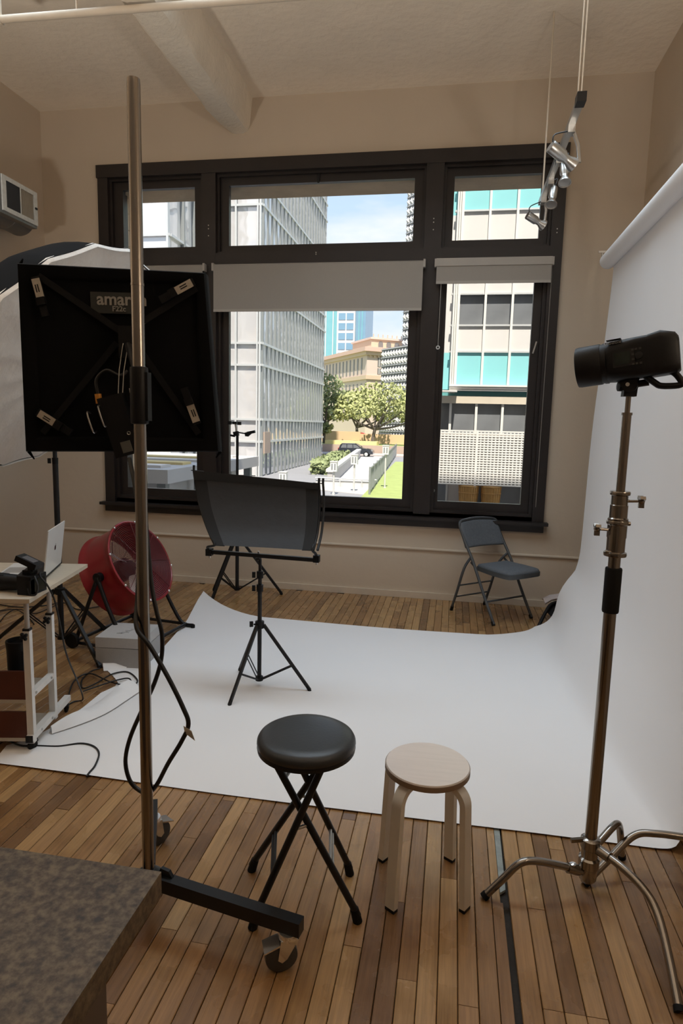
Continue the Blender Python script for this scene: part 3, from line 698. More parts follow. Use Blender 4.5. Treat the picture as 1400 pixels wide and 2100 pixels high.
for i, (yy, xx0, xx1) in enumerate(((50, -9.0, -5.6), (54, -9.4, -6.0), (58, -9.6, -6.3))):
    MB().box((xx0, yy, G+.04), (xx1, yy+.35, G+.05)).build('driveway_line', M_concw, kind='structure', smooth=0)
fn = thing('railing_fence', 'black metal railing fence beside the lawn', 'fence', (-6.3, 63, G))
F0, F1 = V((-4.9, 38, G)), V((-7.85, 88.5, G))
for k in range(15): p = lerp(F0, F1, k/14); MB().box((p.x-.06, p.y-.06, G), (p.x+.06, p.y+.06, -.95)).build('post', M_green, fn, smooth=0)
for zz in (G+.3, -1.05): MB().bar(V((F0.x, F0.y, zz)), V((F1.x, F1.y, zz)), .07, .07).build('rail', M_green, fn, smooth=0)
b = MB()
for k in range(170): p = lerp(F0, F1, k/169); b.box((p.x-.025, p.y-.025, G+.3), (p.x+.025, p.y+.025, -1.05))
b.build('bars', M_green, fn, smooth=0, kind='stuff')

# --- lamp posts
def lamp(px, py, h, label):
    t = thing('lamp_post', label, 'lamp post', (px, py, G), 'short white lamp posts')
    MB().cyl((px, py, G), (px, py, G+.12), .10, n=10).build('base', M_concw, t)
    MB().cyl((px, py, G), (px, py, G+h-.5), .055, n=10).build('post', M_concw, t)
    MB().box((px-.20, py-.18, G+h-.62), (px+.20, py+.18, G+h-.05)).bevel(.02, 1).build('lantern', M_framew, t)
    MB().box((px-.23, py-.21, G+h-.05), (px+.23, py+.21, G+h)).build('cap', M_concw, t)
    for s in (-1, 1): MB().box((px+s*.09-.04, py-.20, G+h-.5), (px+s*.09+.04, py-.175, G+h-.15)).build('slot', M_green, t)
lamp(-7.05, 37.6, 2.05, 'short white lamp post nearest the reflector, in front of the parapet')
lamp(-6.10, 39.5, 2.40, 'short white lamp post standing over the driveway centre')
lamp(-4.45, 42.4, 2.95, 'tallest white lamp post, on the lawn by the fence')
lamp(-9.35, 34.5, 1.55, 'short white lamp post in front of the mirrored tower')

# --- dark SUV
M_car = mat('dark_car_paint', (0.055, 0.062, 0.075), 0.25, 0.4, var=.05, coat=.6)
def car(o, m, label, L=4.7, parked=False, grp=None):
    x, y, z = o; s = L/4.7
    t = thing('car', label, 'car', o, grp)
    side = [(-2.35, .42), (-2.36, .95), (-2.25, 1.08), (-2.05, 1.55), (-1.85, 1.72), (-.2, 1.74), (.15, 1.66), (.85, 1.16), (1.9, 1.02), (2.28, .85), (2.36, .5), (2.3, .36), (-2.3, .36)]
    MB().prism([(x+a*s, y-.9*s, z+c*s) for a, c in side], (0, 1.8*s, 0)).bevel(.06*s, 2, 15).build('body', m, t)
    if not parked:
        for poly in ([(-1.98, 1.14), (-1.78, 1.60), (-1.22, 1.62), (-1.2, 1.14)], [(-1.12, 1.14), (-1.12, 1.62), (-.42, 1.62), (-.36, 1.14)], [(-.28, 1.14), (-.32, 1.62), (-.15, 1.61), (.12, 1.54), (.62, 1.16)]):
            MB().prism([(x+a, y-.925, z+c) for a, c in poly], (0, .05, 0)).build('window', M_dglass, t, smooth=0)
        MB().box((x-2.38, y-.85, z+.92), (x-2.2, y-.55, z+1.12)).build('tail_light', mat('red_lens', (.5, .02, .03), .3), t)
        MB().box((x+2.1, y-.92, z+.78), (x+2.34, y-.6, z+.95)).build('head_light', M_chrome, t)
        MB().box((x-1.9, y-.8, z+1.74), (x-.1, y-.74, z+1.79)).build('roof_rail', M_silver, t)
    for wx in (-1.45, 1.45):
        for yy in ((-.93, 1), (.73, 1)) if not parked else ((-.93, 1),):
            w = MB().cyl((x+wx*s, y+yy[0]*s, z+.36*s), (x+wx*s, y+yy[0]*s+.2*s, z+.36*s), .36*s, n=18).build('wheel', M_rubber, t)
            if yy[0] < 0 and not parked: MB().lathe([(.02, .03), (.1, .03), (.24, .0)], (x+wx, y+yy[0]-.02, z+.36), (0, -1, 0), 10).build('hub_cap', M_silver, w)
    return t
car((-12.85, 88.6-4.0, G), M_car, 'dark grey estate car driving past the brown wall')
for i, (xx, cc, nm) in enumerate(((-21.5, (.6, .6, .6), 'silver parked car on the terrace, leftmost'), (-16.7, (.5, .05, .06), 'red parked car on the terrace'), (-11.9, (.1, .11, .13), 'dark parked car on the terrace'), (-7.1, (.7, .7, .7), 'white parked car on the terrace, right of the dark one'))):
    car((xx, 118 if xx < -10 else 110.5, -1.5), mat('parked_car_paint_%d' % i, cc, .3, coat=.5), nm, 4.3, True, 'cars parked on the terrace')

# --- oak trees and hedge
def tree(x, y, z, h, clumps, mleaf, label, lean=0.0, nleaf=260):
    t = thing('oak_tree', label, 'tree', (x, y, z), 'oak trees across the street')
    tr = MB(); cen = []
    fork = V((x+lean*.4, y, z+h*.32))
    tr.tube(spline([(x, y, z-.1), (x+lean*.15, y, z+h*.15), fork], 4), [.34, .32, .3, .28, .27, .26, .25, .24, .23], 8)
    for (cx, cz, rx, rz) in clumps:
        c = V((x+cx, y+random.uniform(-1.5, 1.5), z+cz)); cen.append((c, rx, rz))
        m = lerp(fork, c, .5)+V((0, 0, -.3))
        tr.tube(spline([fork, m, c], 4), [.2-.016*i for i in range(9)], 6)
    tr.build('trunk', M_bark, t)
    lf = MB()
    for (c, rx, rz) in cen:
        for k in range(nleaf):
            a = random.uniform(0, 2*math.pi); b = math.acos(random.uniform(-1, 1)); q = random.uniform(.55, 1.05)
            p = c+V((rx*math.sin(b)*math.cos(a), rx*.9*math.sin(b)*math.sin(a), rz*math.cos(b)))*q
            d1 = V((random.gauss(0, 1), random.gauss(0, 1), random.gauss(0, 1))).normalized(); d2 = d1.orthogonal().normalized()*random.uniform(.14, .26); d1 = d1*random.uniform(.2, .36)
            lf.vf([p-d1, p+d2, p+d1, p-d2], [(0, 1, 2, 3)])
    lf.build('crown', mleaf, t, smooth=0, kind='stuff')
tree(-20.4, 99, -1.5, 9, [(-1.6, 8.2, 2.4, 2.0), (1.0, 9.0, 2.2, 1.8), (2.6, 6.9, 2.0, 1.6), (-.6, 6.4, 2.4, 1.5), (1.2, 4.6, 1.8, 1.2), (-2.4, 4.8, 2.0, 1.6), (.3, 2.4, 1.4, .9)], M_leafd, 'dark leafy oak tree beside the mirrored tower', .6)
tree(-12.4, 97.5, -1.5, 7.4, [(-3.2, 6.6, 2.6, 1.6), (0.2, 7.9, 2.8, 1.7), (3.0, 7.6, 2.6, 1.7), (-1.2, 5.4, 2.5, 1.3), (2.2, 5.4, 2.6, 1.3), (5.2, 5.8, 2.4, 1.6), (-4.8, 4.9, 2.2, 1.5), (6.2, 3.9, 1.8, 1.1)], M_leaf, 'pale green spreading oak tree right of the parked car', .9)
tree(-16.6, 110, -1.5, 8, [(-2, 7.0, 2.6, 1.6), (1.2, 7.8, 2.6, 1.6), (3.6, 6.2, 2.4, 1.4), (0, 5.0, 2.4, 1.2), (4.5, 4.4, 2.0, 1.1)], M_leaf, 'pale green oak tree between the dark oak and the spreading oak', -.4, 200)
tree(-7.0, 108, -1.5, 7.6, [(-1.8, 5.8, 2.2, 1.5), (.6, 6.8, 2.3, 1.4), (2.6, 5.6, 2.2, 1.4), (-.2, 4.2, 2.2, 1.0)], M_leaf, 'pale green oak tree in front of the relief block', .3, 200)
hd = MB()
for k in range(2600):
    t = random.random(); p = lerp((-10.9, 52, 0), (-12.9, 74, 0), t)+V((random.uniform(-.9, .9), random.uniform(-.5, .5), G+random.uniform(0, 1.15)))
    d1 = V((random.gauss(0, 1), random.gauss(0, 1), random.gauss(0, 1))).normalized(); d2 = d1.orthogonal()*.14; d1 = d1*.2
    hd.vf([p-d1, p+d2, p+d1, p-d2], [(0, 1, 2, 3)])
tag(hd.build('hedge', M_leafd, smooth=0, at=(-12, 63, G)), 'dark green hedge between tower and driveway parapet', 'hedge', kind='stuff')
# ------------------------------------------------------------------ fill panels added on the ceiling to brighten the room, unseen above the frame
def added_ceiling_fill(x0, x1, y0, y1, w, label):
    t = thing('added_ceiling_fill', label, 'lamp', ((x0+x1)/2, (y0+y1)/2, ZC-.05))
    MB().box((x0, y0, ZC-.03), (x1, y1, ZC)).build('housing', M_white, t)
    fr = MB()
    for a, b in (((x0-.04, y0-.04), (x1+.04, y0)), ((x0-.04, y1), (x1+.04, y1+.04)), ((x0-.04, y0), (x0, y1)), ((x1, y0), (x1+.04, y1))): fr.box((a[0], a[1], ZC-.06), (b[0], b[1], ZC))
    fr.build('frame', M_white, t, smooth=0)
    ld = bpy.data.lights.new('panel_fill_light', 'AREA'); ld.shape = 'RECTANGLE'; ld.size = x1-x0; ld.size_y = y1-y0; ld.energy = w; ld.color = (.72, .87, 1.0); ld.spread = math.radians(130)
    lo = bpy.data.objects.new('panel_fill_light', ld); COL.objects.link(lo); lo.parent = t; lo.location = (0, 0, .01)
    return t
added_ceiling_fill(-1.7, 1.15, 3.2, 4.2, FILL, 'large added fill-light panel on the ceiling above the paper')
added_ceiling_fill(-3.5, -2.4, 3.1, 4.1, FILL*.3, 'smaller added fill-light panel on the ceiling left of the beam')

def added_uplight(x, y, w, label):  # uplighters added out of view to brighten the ceiling and room
    t = thing('added_uplighter', label, 'lamp', (x, y, 0), 'added fill uplighters outside the frame')
    MB().lathe([(.001, 0), (.14, 0), (.14, .012), (.02, .025), (.001, .025)], (x, y, 0), (0, 0, 1), 24).build('base', M_black, t)
    MB().cyl((x, y, .02), (x, y, 1.8), .012, n=12).build('pole', M_black, t)
    MB().lathe([(.02, 1.78), (.10, 1.84), (.16, 1.93), (.155, 1.93), (.095, 1.85), (.02, 1.80)], (x, y, 0), (0, 0, 1), 28, cap=False).build('bowl_shade', M_white, t)
    ld = bpy.data.lights.new('uplight_fill', 'AREA'); ld.shape = 'DISK'; ld.size = .30; ld.energy = w; ld.color = (1.0, .93, .84)
    lo = bpy.data.objects.new('uplight_fill', ld); COL.objects.link(lo); lo.parent = t; lo.location = (0, 0, 1.92); lo.rotation_euler = (math.pi, 0, 0)
added_uplight(1.2, 1.0, UP_FILL, 'added black fill uplighter, unseen beside the right wall')
added_uplight(-2.9, 1.6, UP_FILL, 'added black fill uplighter, unseen behind the counter')
# ------------------------------------------------------------------ stools
M_wood2 = mat('pale_wood_veneer', (0.80, 0.73, 0.68), 0.32, var=0.08, scale=6, stretch=(1, 14, 1), bump=.03, bscale=20)
M_leg = mat('cream_lacquer', (0.72, 0.68, 0.61), 0.4, var=0.05)
M_seatb = mat('black_vinyl', (0.028, 0.030, 0.032), 0.36, var=0.12, bump=.05, bscale=120)
ws = thing('wooden_stool', 'round pale wooden stool with four bent legs', 'stool', (-0.036, 2.035, 0))
C = V((-0.036, 2.035, 0))
MB().lathe([(.001, .424), (.138, .424), (.142, .428), (.142, .446), (.139, .45), (.001, .45)], C, (0, 0, 1), 48).build('seat', M_wood2, ws)
MB().lathe([(.1425, .4275), (.1432, .4275), (.1432, .4455), (.1425, .4455)], C, (0, 0, 1), 48, cap=False).build('seat_edge', mat('brown_plywood_edge', (0.26, .18, .12), .6), ws)
for k in range(4):
    a = math.radians(-33+90*k); d = V((math.cos(a), math.sin(a), 0)); s = V((-d.y, d.x, 0))
    path = [C+d*.05+V((0, 0, .413)), C+d*.10+V((0, 0, .413))]
    for i in range(1, 9):
        t = math.pi/2*i/8; path.append(C+d*(.10+.055*math.sin(t))+V((0, 0, .358+.055*math.cos(t))))
    path.append(C+d*.172+V((0, 0, .012)))
    rings = []
    for i, p in enumerate(path):
        t = (path[min(i+1, len(path)-1)]-path[max(i-1, 0)]).normalized(); n = s.cross(t).normalized()
        rings.append([p+s*.019+n*.0105, p-s*.019+n*.0105, p-s*.019-n*.0105, p+s*.019-n*.0105])
    lg = MB().rings(rings).bevel(.003, 1, 50).build('leg', M_leg, ws)
    e_ = path[-1]; MB().obox(e_+V((0, 0, -.006)), (s, d, (0, 0, 1)), (.0185, .0105, .0055)).build('foot_pad', M_blkpl, lg)

bs = thing('folding_stool', 'black round padded folding stool with crossed tubular legs', 'stool', (-0.42, 1.87, 0))
C = V((-0.418, 1.862, 0))
MB().lathe([(.001, .562), (.152, .562), (.1565, .566), (.158, .574), (.157, .582), (.152, .591), (.140, .598), (.11, .602), (.05, .604), (.001, .604)], C, (0, 0, 1), 56).build('seat_cushion', M_seatb, bs)
MB().lathe([(.001, .548), (.150, .548), (.156, .551), (.1575, .560), (.156, .566), (.001, .566)], C, (0, 0, 1), 56).build('seat_rim', M_black, bs)
F1, F2, F3, F4 = V((-.635, 1.977, 0)), V((-.29, 2.03, 0)), V((-.23, 1.821, 0)), V((-.551, 1.729, 0))
tops = {1: V((-.33, 1.925, .548)), 2: V((-.49, 1.905, .548)), 3: V((-.51, 1.79, .548)), 4: V((-.345, 1.80, .548))}
legs = {}
for k, F_ in ((1, F1), (2, F2), (3, F3), (4, F4)):
    T = tops[k]; lo = F_+V((0, 0, .022))+(T-F_)*.0
    lg = MB().cyl(lo, T, .0115, n=14).build('leg', M_black, bs); legs[k] = (lo, T)
    MB().cyl(F_+V((0, 0, .0)), lerp(lo, T, .045), .0155, .014, n=14).build('rubber_foot', M_rubber, lg)
for a, b, t0 in ((1, 4, .27), (1, 4, .30), (2, 3, .30), (2, 3, .33), (2, 3, .86), (2, 3, .88)):
    MB().cyl(lerp(*legs[a], t0), lerp(*legs[b], t0), .0055, n=8).build('cross_bar', M_alu if t0 > .29 and a == 2 else M_black, bs)
for a, b in ((1, 2), (3, 4)):
    p = lerp(*legs[a], .58); q = lerp(*legs[b], .58); MB().cyl(p, q, .006, n=8).build('pivot', M_alu, bs)

# ------------------------------------------------------------------ folding chair
M_chair = mat('grey_chair_metal', (0.062, 0.068, 0.073), 0.4, var=.1)
M_chairf = mat('grey_dotted_fabric', (0.115, 0.130, 0.148), 0.85, var=.25, scale=60, bump=.15, bscale=220)
ch = thing('folding_chair', 'grey metal folding chair with padded seat and back, by the window wall', 'chair', (.37, 5.39, 0))
FL, FR, RL = V((.386, 5.08, 0)), V((.711, 5.364, 0)), V((.03, 5.418, 0)); S = (FR-FL); w_ = S.length; S.normalize(); Fw = V((S.y, -S.x, 0)); 
RRr = RL+S*w_
up = V((0, 0, 1))
for side, f0, r0_ in ((0, FL, RL), (1, FR, RRr)):
    inn = S*(.0 if side == 0 else 0)
    top = f0-Fw*.46+up*.74
    pth = spline([f0+up*.012, f0-Fw*.13+up*.22, f0-Fw*.27+up*.46, f0-Fw*.385+up*.62, top], 5)
    lg = MB().tube(pth, .012, 10).build('front_leg', M_chair, ch); MB().cyl(f0, f0+up*.03-Fw*.015, .015, n=10).build('rubber_foot', M_rubber, lg)
    off = S*(.022 if side == 0 else -.022)
    lg = MB().tube(spline([r0_+up*.012+off, r0_+Fw*.06+up*.18+off, r0_+Fw*.135+up*.40+off, f0-Fw*.305+up*.505+off*.3], 5), .0115, 10).build('rear_leg', M_chair, ch)
    MB().cyl(r0_+off, r0_+off+up*.04+Fw*.012, .0145, n=10).build('rubber_foot', M_rubber, lg)
    MB().bar(f0-Fw*.25+up*.41+off, f0-Fw*.325+up*.455+off, .006, .018).build('folding_link', M_chair, ch)
def cp(fw, sd, z): return FL+S*(w_*sd)+Fw*fw+up*z
# curved padded back between the tubes
rows_f = []; rows_b = []
for i in range(9):
    t = i/8; z = .575+.20*t; f_ = -.352-.105*t
    rr = []
    for j in range(13):
        q = j/12; bulge = .03*math.sin(math.pi*q)
        sd = q
        if t > .8: sd = .5+(q-.5)*(1-.07*((t-.8)/.2)**2)
        rr.append(cp(f_-bulge, sd, z+(.012*math.sin(math.pi*q) if t > .5 else 0)))
    rows_f.append(rr)
bk = MB().sheet(rows_f, .028).bevel(.009, 2, 50).build('back_pad', M_chairf, ch, smooth=60)
MB().tube(spline([cp(-.46, 0, .74), cp(-.475, .06, .782), cp(-.498, .5, .797), cp(-.475, .94, .782), cp(-.46, 1, .74)], 5), .012, 10).build('back_frame', M_chair, ch)
# seat pan and cushion (front corners rounded)
def seatpoly(ins, z):
    pts = []
    for fw, sd in ((-.30, .07), (-.30, .93), (-.10, 1.0), (.03, .99), (.075, .95), (.09, .86), (.095, .5), (.09, .14), (.075, .05), (.03, .01), (-.10, .0)):
        p = cp(fw+.02, .5+(sd-.5)*.90, z); c_ = cp(-.08, .5, z); pts.append(p+(c_-p).normalized()*ins)
    return pts
MB().prism(seatpoly(0, .392), (0, 0, .036)).bevel(.006, 2).build('seat_pan', M_chair, ch)
MB().rings([seatpoly(.008, .426), seatpoly(.008, .436), seatpoly(.016, .448), seatpoly(.05, .456), seatpoly(.10, .459)]).build('seat_cushion', M_chairf, ch, smooth=60)
MB().cyl(lerp(FL, FL-Fw*.27+up*.46, .37)+S*0, lerp(FR, FR-Fw*.27+up*.46, .37), .008, n=8).build('stretcher', M_chair, ch)
for t in (.33, .60): MB().cyl(lerp(RL, RL+Fw*.135+up*.40, t)+S*.02, lerp(RRr, RRr+Fw*.135+up*.40, t)-S*.02, .007, n=8).build('stretcher', M_chair, ch)

# dark frame with a folded pale cloth, just showing behind the paper's far edge
bg = thing('low_trestle', 'low black trestle half hidden behind the far paper edge', 'trestle', (.9, 5.33, 0))
MB().tube(spline([(.735, 5.10, .012), (.80, 5.22, .10), (.86, 5.30, .155), (.98, 5.36, .175), (1.12, 5.38, .175)], 5), .014, 10).build('frame', M_black, bg)
MB().tube(spline([(.735+.20, 5.10, .012), (.98, 5.22, .10), (1.03, 5.30, .155), (1.12, 5.36, .17)], 5), .014, 10).build('frame', M_black, bg)
MB().prism([(.81, 5.25, .10), (.86, 5.31, .15), (.98, 5.37, .17), (1.12, 5.39, .17), (1.12, 5.30, .05), (.86, 5.24, .05)], (.0, .02, 0)).build('panel', M_cloth, bg)
cl = MB().sheet([[(.80, 5.27, .165), (.86, 5.33, .185), (.97, 5.385, .20), (1.10, 5.40, .20)], [(.79, 5.33, .185), (.85, 5.39, .205), (.97, 5.44, .22), (1.10, 5.46, .22)], [(.79, 5.40, .17), (.86, 5.46, .19), (.98, 5.50, .20), (1.10, 5.52, .20)]], .02).bevel(.006, 2)
tag(cl.build('folded_cloth', mat('pale_pink_cloth', (.62, .54, .52), .9, bump=.3, bscale=60), at=(.9, 5.38, .17)), 'pale folded cloth lying on the low black trestle', 'cloth')

# ------------------------------------------------------------------ counter, lower left
def granite():
    m = bpy.data.materials.new('speckled_laminate'); m.use_nodes = True; t = m.node_tree; n = t.nodes; l = t.links; b = n['Principled BSDF']
    tx = n.new('ShaderNodeTexCoord'); z1 = n.new('ShaderNodeTexNoise'); z1.inputs['Scale'].default_value = 85; z1.inputs['Detail'].default_value = 6; z1.inputs['Roughness'].default_value = .6; l.new(tx.outputs['Object'], z1.inputs['Vector'])
    r1 = n.new('ShaderNodeValToRGB'); l.new(z1.outputs['Fac'], r1.inputs[0]); e = r1.color_ramp.elements
    e[0].position = .34; e[0].color = (.030, .018, .009, 1); e[1].position = .66; e[1].color = (.165, .122, .070, 1); q = e.new(.47); q.color = (.078, .053, .028, 1); q = e.new(.55); q.color = (.115, .082, .046, 1)
    l.new(r1.outputs[0], b.inputs['Base Color']); b.inputs['Roughness'].default_value = .42
    return m
M_gran = granite()
ct = thing('counter', 'speckled brown laminate counter in the lower left corner', 'counter', (-1.1, .3, 0))
MB().box((-1.9, -1.0, .872), (-.40, .808, .91)).bevel(.004, 2).build('countertop', M_gran, ct)
MB().box((-1.88, -.98, .09), (-.46, .75, .872)).build('cabinet_body', mat('dark_cabinet', (.10, .07, .05), .5), ct, smooth=0)
MB().box((-1.86, -.96, 0), (-.52, .69, .09)).build('toe_kick', M_blkpl, ct, smooth=0)

# ------------------------------------------------------------------ casters
M_whl = mat('grey_rubber_wheel', (0.06, 0.06, 0.06), .6)
def caster(x, y, yaw, r_, h, parent, metal=M_chrome, pedal=True, wheelm=None):
    """swivel caster under a leg whose underside is at height h"""
    d = V((math.cos(yaw), math.sin(yaw), 0)); s = V((-d.y, d.x, 0)); c = V((x, y, r_))+d*(r_*.45)
    root = MB().lathe([(.001, h-.018), (r_*.62, h-.018), (r_*.66, h-.01), (r_*.6, h), (.001, h)], (x, y, 0), (0, 0, 1), 20).build('caster', metal, parent)
    b = MB()
    for q in (-1, 1): b.prism([V((x, y, h-.015))+s*(q*r_*.42)-d*(r_*.55), V((x, y, h-.015))+s*(q*r_*.42)+d*(r_*.55), c+s*(q*r_*.42)+d*(r_*.25), c+s*(q*r_*.42)-V((0, 0, r_*.2)), c+s*(q*r_*.42)-d*(r_*.3)], s*(q*.003))
    b.build('fork', metal, root)
    w = MB(); w.lathe([(.004, -r_*.34), (r_*.8, -r_*.34), (r_*.97, -r_*.26), (r_, 0), (r_*.97, r_*.26), (r_*.8, r_*.34), (.004, r_*.34)], c, s, 28); w.build('wheel', wheelm or M_whl, root)
    MB().cyl(c-s*(r_*.46), c+s*(r_*.46), r_*.16, n=10).build('axle', metal, root)
    if pedal:
        p0 = V((x, y, h-.03))+d*(r_*.6); MB().hexa([p0+s*(-.5*r_), p0+s*(.5*r_), p0+s*(.55*r_)+d*(r_*.95)-up*(r_*.30), p0-s*(.55*r_)+d*(r_*.95)-up*(r_*.30), p0+s*(-.5*r_)+up*.006, p0+s*(.5*r_)+up*.006, p0+s*(.55*r_)+d*(r_*.95)-up*(r_*.22), p0-s*(.55*r_)+d*(r_*.95)-up*(r_*.22)]).bevel(.003, 1).build('brake_pedal', metal, root)
    return root

# ------------------------------------------------------------------ rolling steel pole
PX, PY = -.885, 1.70
rs = thing('rolling_stand', 'tall brushed steel pole on a black base with braked casters', 'stand', (PX, PY, 0))
MB().lathe([(.014, .16), (.0178, .16), (.0178, 2.46), (.0168, 2.475), (.0135, 2.475), (.0135, 2.3)], (PX, PY, 0), (0, 0, 1), 28, cap=False).build('pole', M_steel, rs)
MB().lathe([(.0188, 1.945), (.0188, 1.951)], (PX, PY, 0), (0, 0, 1), 28, cap=False).build('joint_ring', M_steel, rs)
gr = MB().lathe([(.0178, 1.565), (.0245, 1.567), (.0255, 1.572), (.0255, 1.718), (.0245, 1.724), (.0178, 1.726)], (PX, PY, 0), (0, 0, 1), 24).build('sleeve', M_blkpl, rs)
MB().box((PX+.023, PY-.012, 1.575), (PX+.031, PY+.012, 1.71)).bevel(.004, 2).build('sleeve_lever', M_blkpl, rs)
hub = MB().lathe([(.001, .10), (.042, .10), (.044, .115), (.044, .155), (.03, .168), (.022, .175), (.0178, .175)], (PX, PY, 0), (0, 0, 1), 24).build('hub', M_black, rs)
ends = [(-.365, 1.603), (-1.05, 2.06), (-1.22, 1.33)]
for i, (ex_, ey_) in enumerate(ends):
    d = (V((ex_, ey_, 0))-V((PX, PY, 0))).normalized()
    a = V((PX, PY, .143))+d*.035; b = V((ex_, ey_, .143))
    lg = MB().bar(a, b, .036, .044).bevel(.003, 1).build('leg', M_black, rs)
    MB().prism([a+d*.0+up*.02, a+d*.055+up*.02, a+d*.04+up*.042, a+d*.01+up*.045], V((-d.y, d.x, 0))*.012).build('hinge_lug', M_black, lg)
    MB().cyl(a+d*.012-up*.026, a+d*.012-up*.005, .008, n=10).build('bolt', M_chrome, lg)
    cpos = V((ex_, ey_, 0))-d*.04
    caster(cpos.x, cpos.y, (math.radians(205), math.radians(60), math.radians(200))[i], .048, .121, lg)

# ------------------------------------------------------------------ C-stand with monolight
CX, CY = .522, 2.105
cs = thing('c_stand', 'steel C-stand with bent turtle legs at the right', 'stand', (CX, CY, 0))
def cyz(z0, z1, r_, name, m=M_steel, prof=None, parent=None):
    return MB().lathe(prof or [(.001, z0), (r_, z0), (r_, z1), (.001, z1)], (CX, CY, 0), (0, 0, 1), 24).build(name, m, parent or cs)
cyz(.19, 1.01, .0195, 'lower_tube')
cyz(1.0, 1.146, .0255, 'foam_grip', M_rubber, [(.001, 1.0), (.0245, 1.0), (.0258, 1.004), (.0258, 1.142), (.0245, 1.146), (.001, 1.146)])
cyz(1.146, 1.2, .0185, 'neck')
cyz(0, 0, 0, 'lower_collar', M_steel, [(.001, 1.185), (.034, 1.185), (.035, 1.19), (.034, 1.197), (.028, 1.2), (.028, 1.245), (.0295, 1.245), (.0295, 1.285), (.033, 1.288), (.034, 1.295), (.032, 1.3), (.001, 1.3)])
cyz(0, 0, 0, 'upper_collar', M_steel, [(.001, 1.298), (.030, 1.298), (.031, 1.305), (.027, 1.309), (.027, 1.348), (.025, 1.35), (.025, 1.378), (.030, 1.381), (.031, 1.388), (.029, 1.392), (.001, 1.392)])
cyz(1.39, 1.635, .0135, 'upper_tube')
cyz(0, 0, 0, 'tube_ring', M_steel, [(.001, 1.628), (.0158, 1.628), (.0158, 1.636), (.001, 1.636)])
cyz(1.63, 1.69, .008, 'stud')
for (z, s_) in ((1.362, 1), (1.268, -1)):
    kn = MB().cyl((CX+s_*.02, CY-.005, z), (CX+s_*.052, CY-.008, z+.002), .005, n=8).build('knob_screw', M_steel, cs)
    k = MB(); o = V((CX+s_*.062, CY-.009, z+.003))
    k.ball(o, .011, 12)
    for t in range(3): a = t*2.094+.5; k.obox(o+V((0, .011*math.cos(a), .013*math.sin(a))), ((1, 0, 0), (0, math.cos(a), math.sin(a)), (0, -math.sin(a), math.cos(a))), (.008, .009, .005))
    k.bevel(.003, 2).build('t_knob', M_steel, kn)
    MB().cyl((CX-s_*.0, CY-.02, z-.07), (CX+s_*.033, CY-.012, z-.07), .007, n=10).build('stop_bolt', M_steel, cs)
# base casting
cyz(0, 0, 0, 'base_casting', M_steel, [(.001, .05), (.022, .05), (.029, .06), (.029, .10), (.034, .105), (.034, .135), (.027, .14), (.027, .17), (.032, .175), (.032, .205), (.0225, .212), (.001, .212)])
MB().obox((CX-.045, CY-.01, .2), ((1, .2, .1), (-.2, 1, 0), (0, 0, 1)), (.022, .006, .006)).bevel(.003, 1).build('wing_bolt', M_steel, cs)
def bent_leg(pts, parent, r_=.0128):
    lg = MB().tube(spline(pts, 7), r_, 14).build('leg', M_steel, parent)
    a, b = V(pts[-1]), V(pts[-2]); MB().cyl(a, a+(b-a).normalized()*.016, .0148, n=14).build('rubber_tip', M_rubber, lg); return lg
bent_leg([(.50, 2.095, .088), (.42, 2.075, .112), (.335, 2.057, .128), (.285, 2.04, .122), (.235, 2.024, .072), (.172, 2.006, .006)], cs)
bent_leg([(.535, 2.10, .178), (.60, 2.03, .172), (.655, 1.965, .150), (.683, 1.905, .118), (.688, 1.80, .065), (.683, 1.675, .006)], cs)
bent_leg([(.53, 2.12, .15), (.575, 2.165, .172), (.615, 2.205, .192), (.645, 2.24, .185), (.668, 2.28, .11), (.69, 2.318, .006)], cs)
MB().cyl((.49, 2.094, .09), (.45, 2.083, .102), .018, n=14).build('leg_socket', M_steel, cs); MB().cyl((.545, 2.09, .178), (.575, 2.057, .176), .018, n=14).build('leg_socket', M_steel, cs)
MB().lathe([(.001, 0), (.009, 0), (.011, .006), (.001, .010)], (.468, 2.085, .112), (0, 0, 1), 14).build('bolt', M_chrome, cs)
# a second stand outside the frame, one bent leg reaching in
c2 = thing('second_c_stand', 'steel C-stand mostly out of frame, its bent leg resting beside the first', 'stand', (1.03, 2.25, 0))
bent_leg([(1.03, 2.25, .150), (.90, 2.252, .158), (.78, 2.258, .156), (.705, 2.255, .140), (.62, 2.205, .078), (.522, 2.142, .006)], c2)
bent_leg([(1.03, 2.25, .11), (1.08, 2.12, .13), (1.12, 2.02, .12), (1.17, 1.9, .006)], c2); bent_leg([(1.03, 2.25, .13), (1.10, 2.37, .15), (1.15, 2.42, .13), (1.23, 2.5, .006)], c2)
MB().lathe([(.001, .06), (.03, .06), (.034, .15), (.03, .2), (.001, .2)], (1.03, 2.25, 0), (0, 0, 1), 20).build('base_casting', M_steel, c2)
MB().cyl((1.03, 2.25, .2), (1.03, 2.25, 1.1), .0185, n=18).build('lower_tube', M_steel, c2)

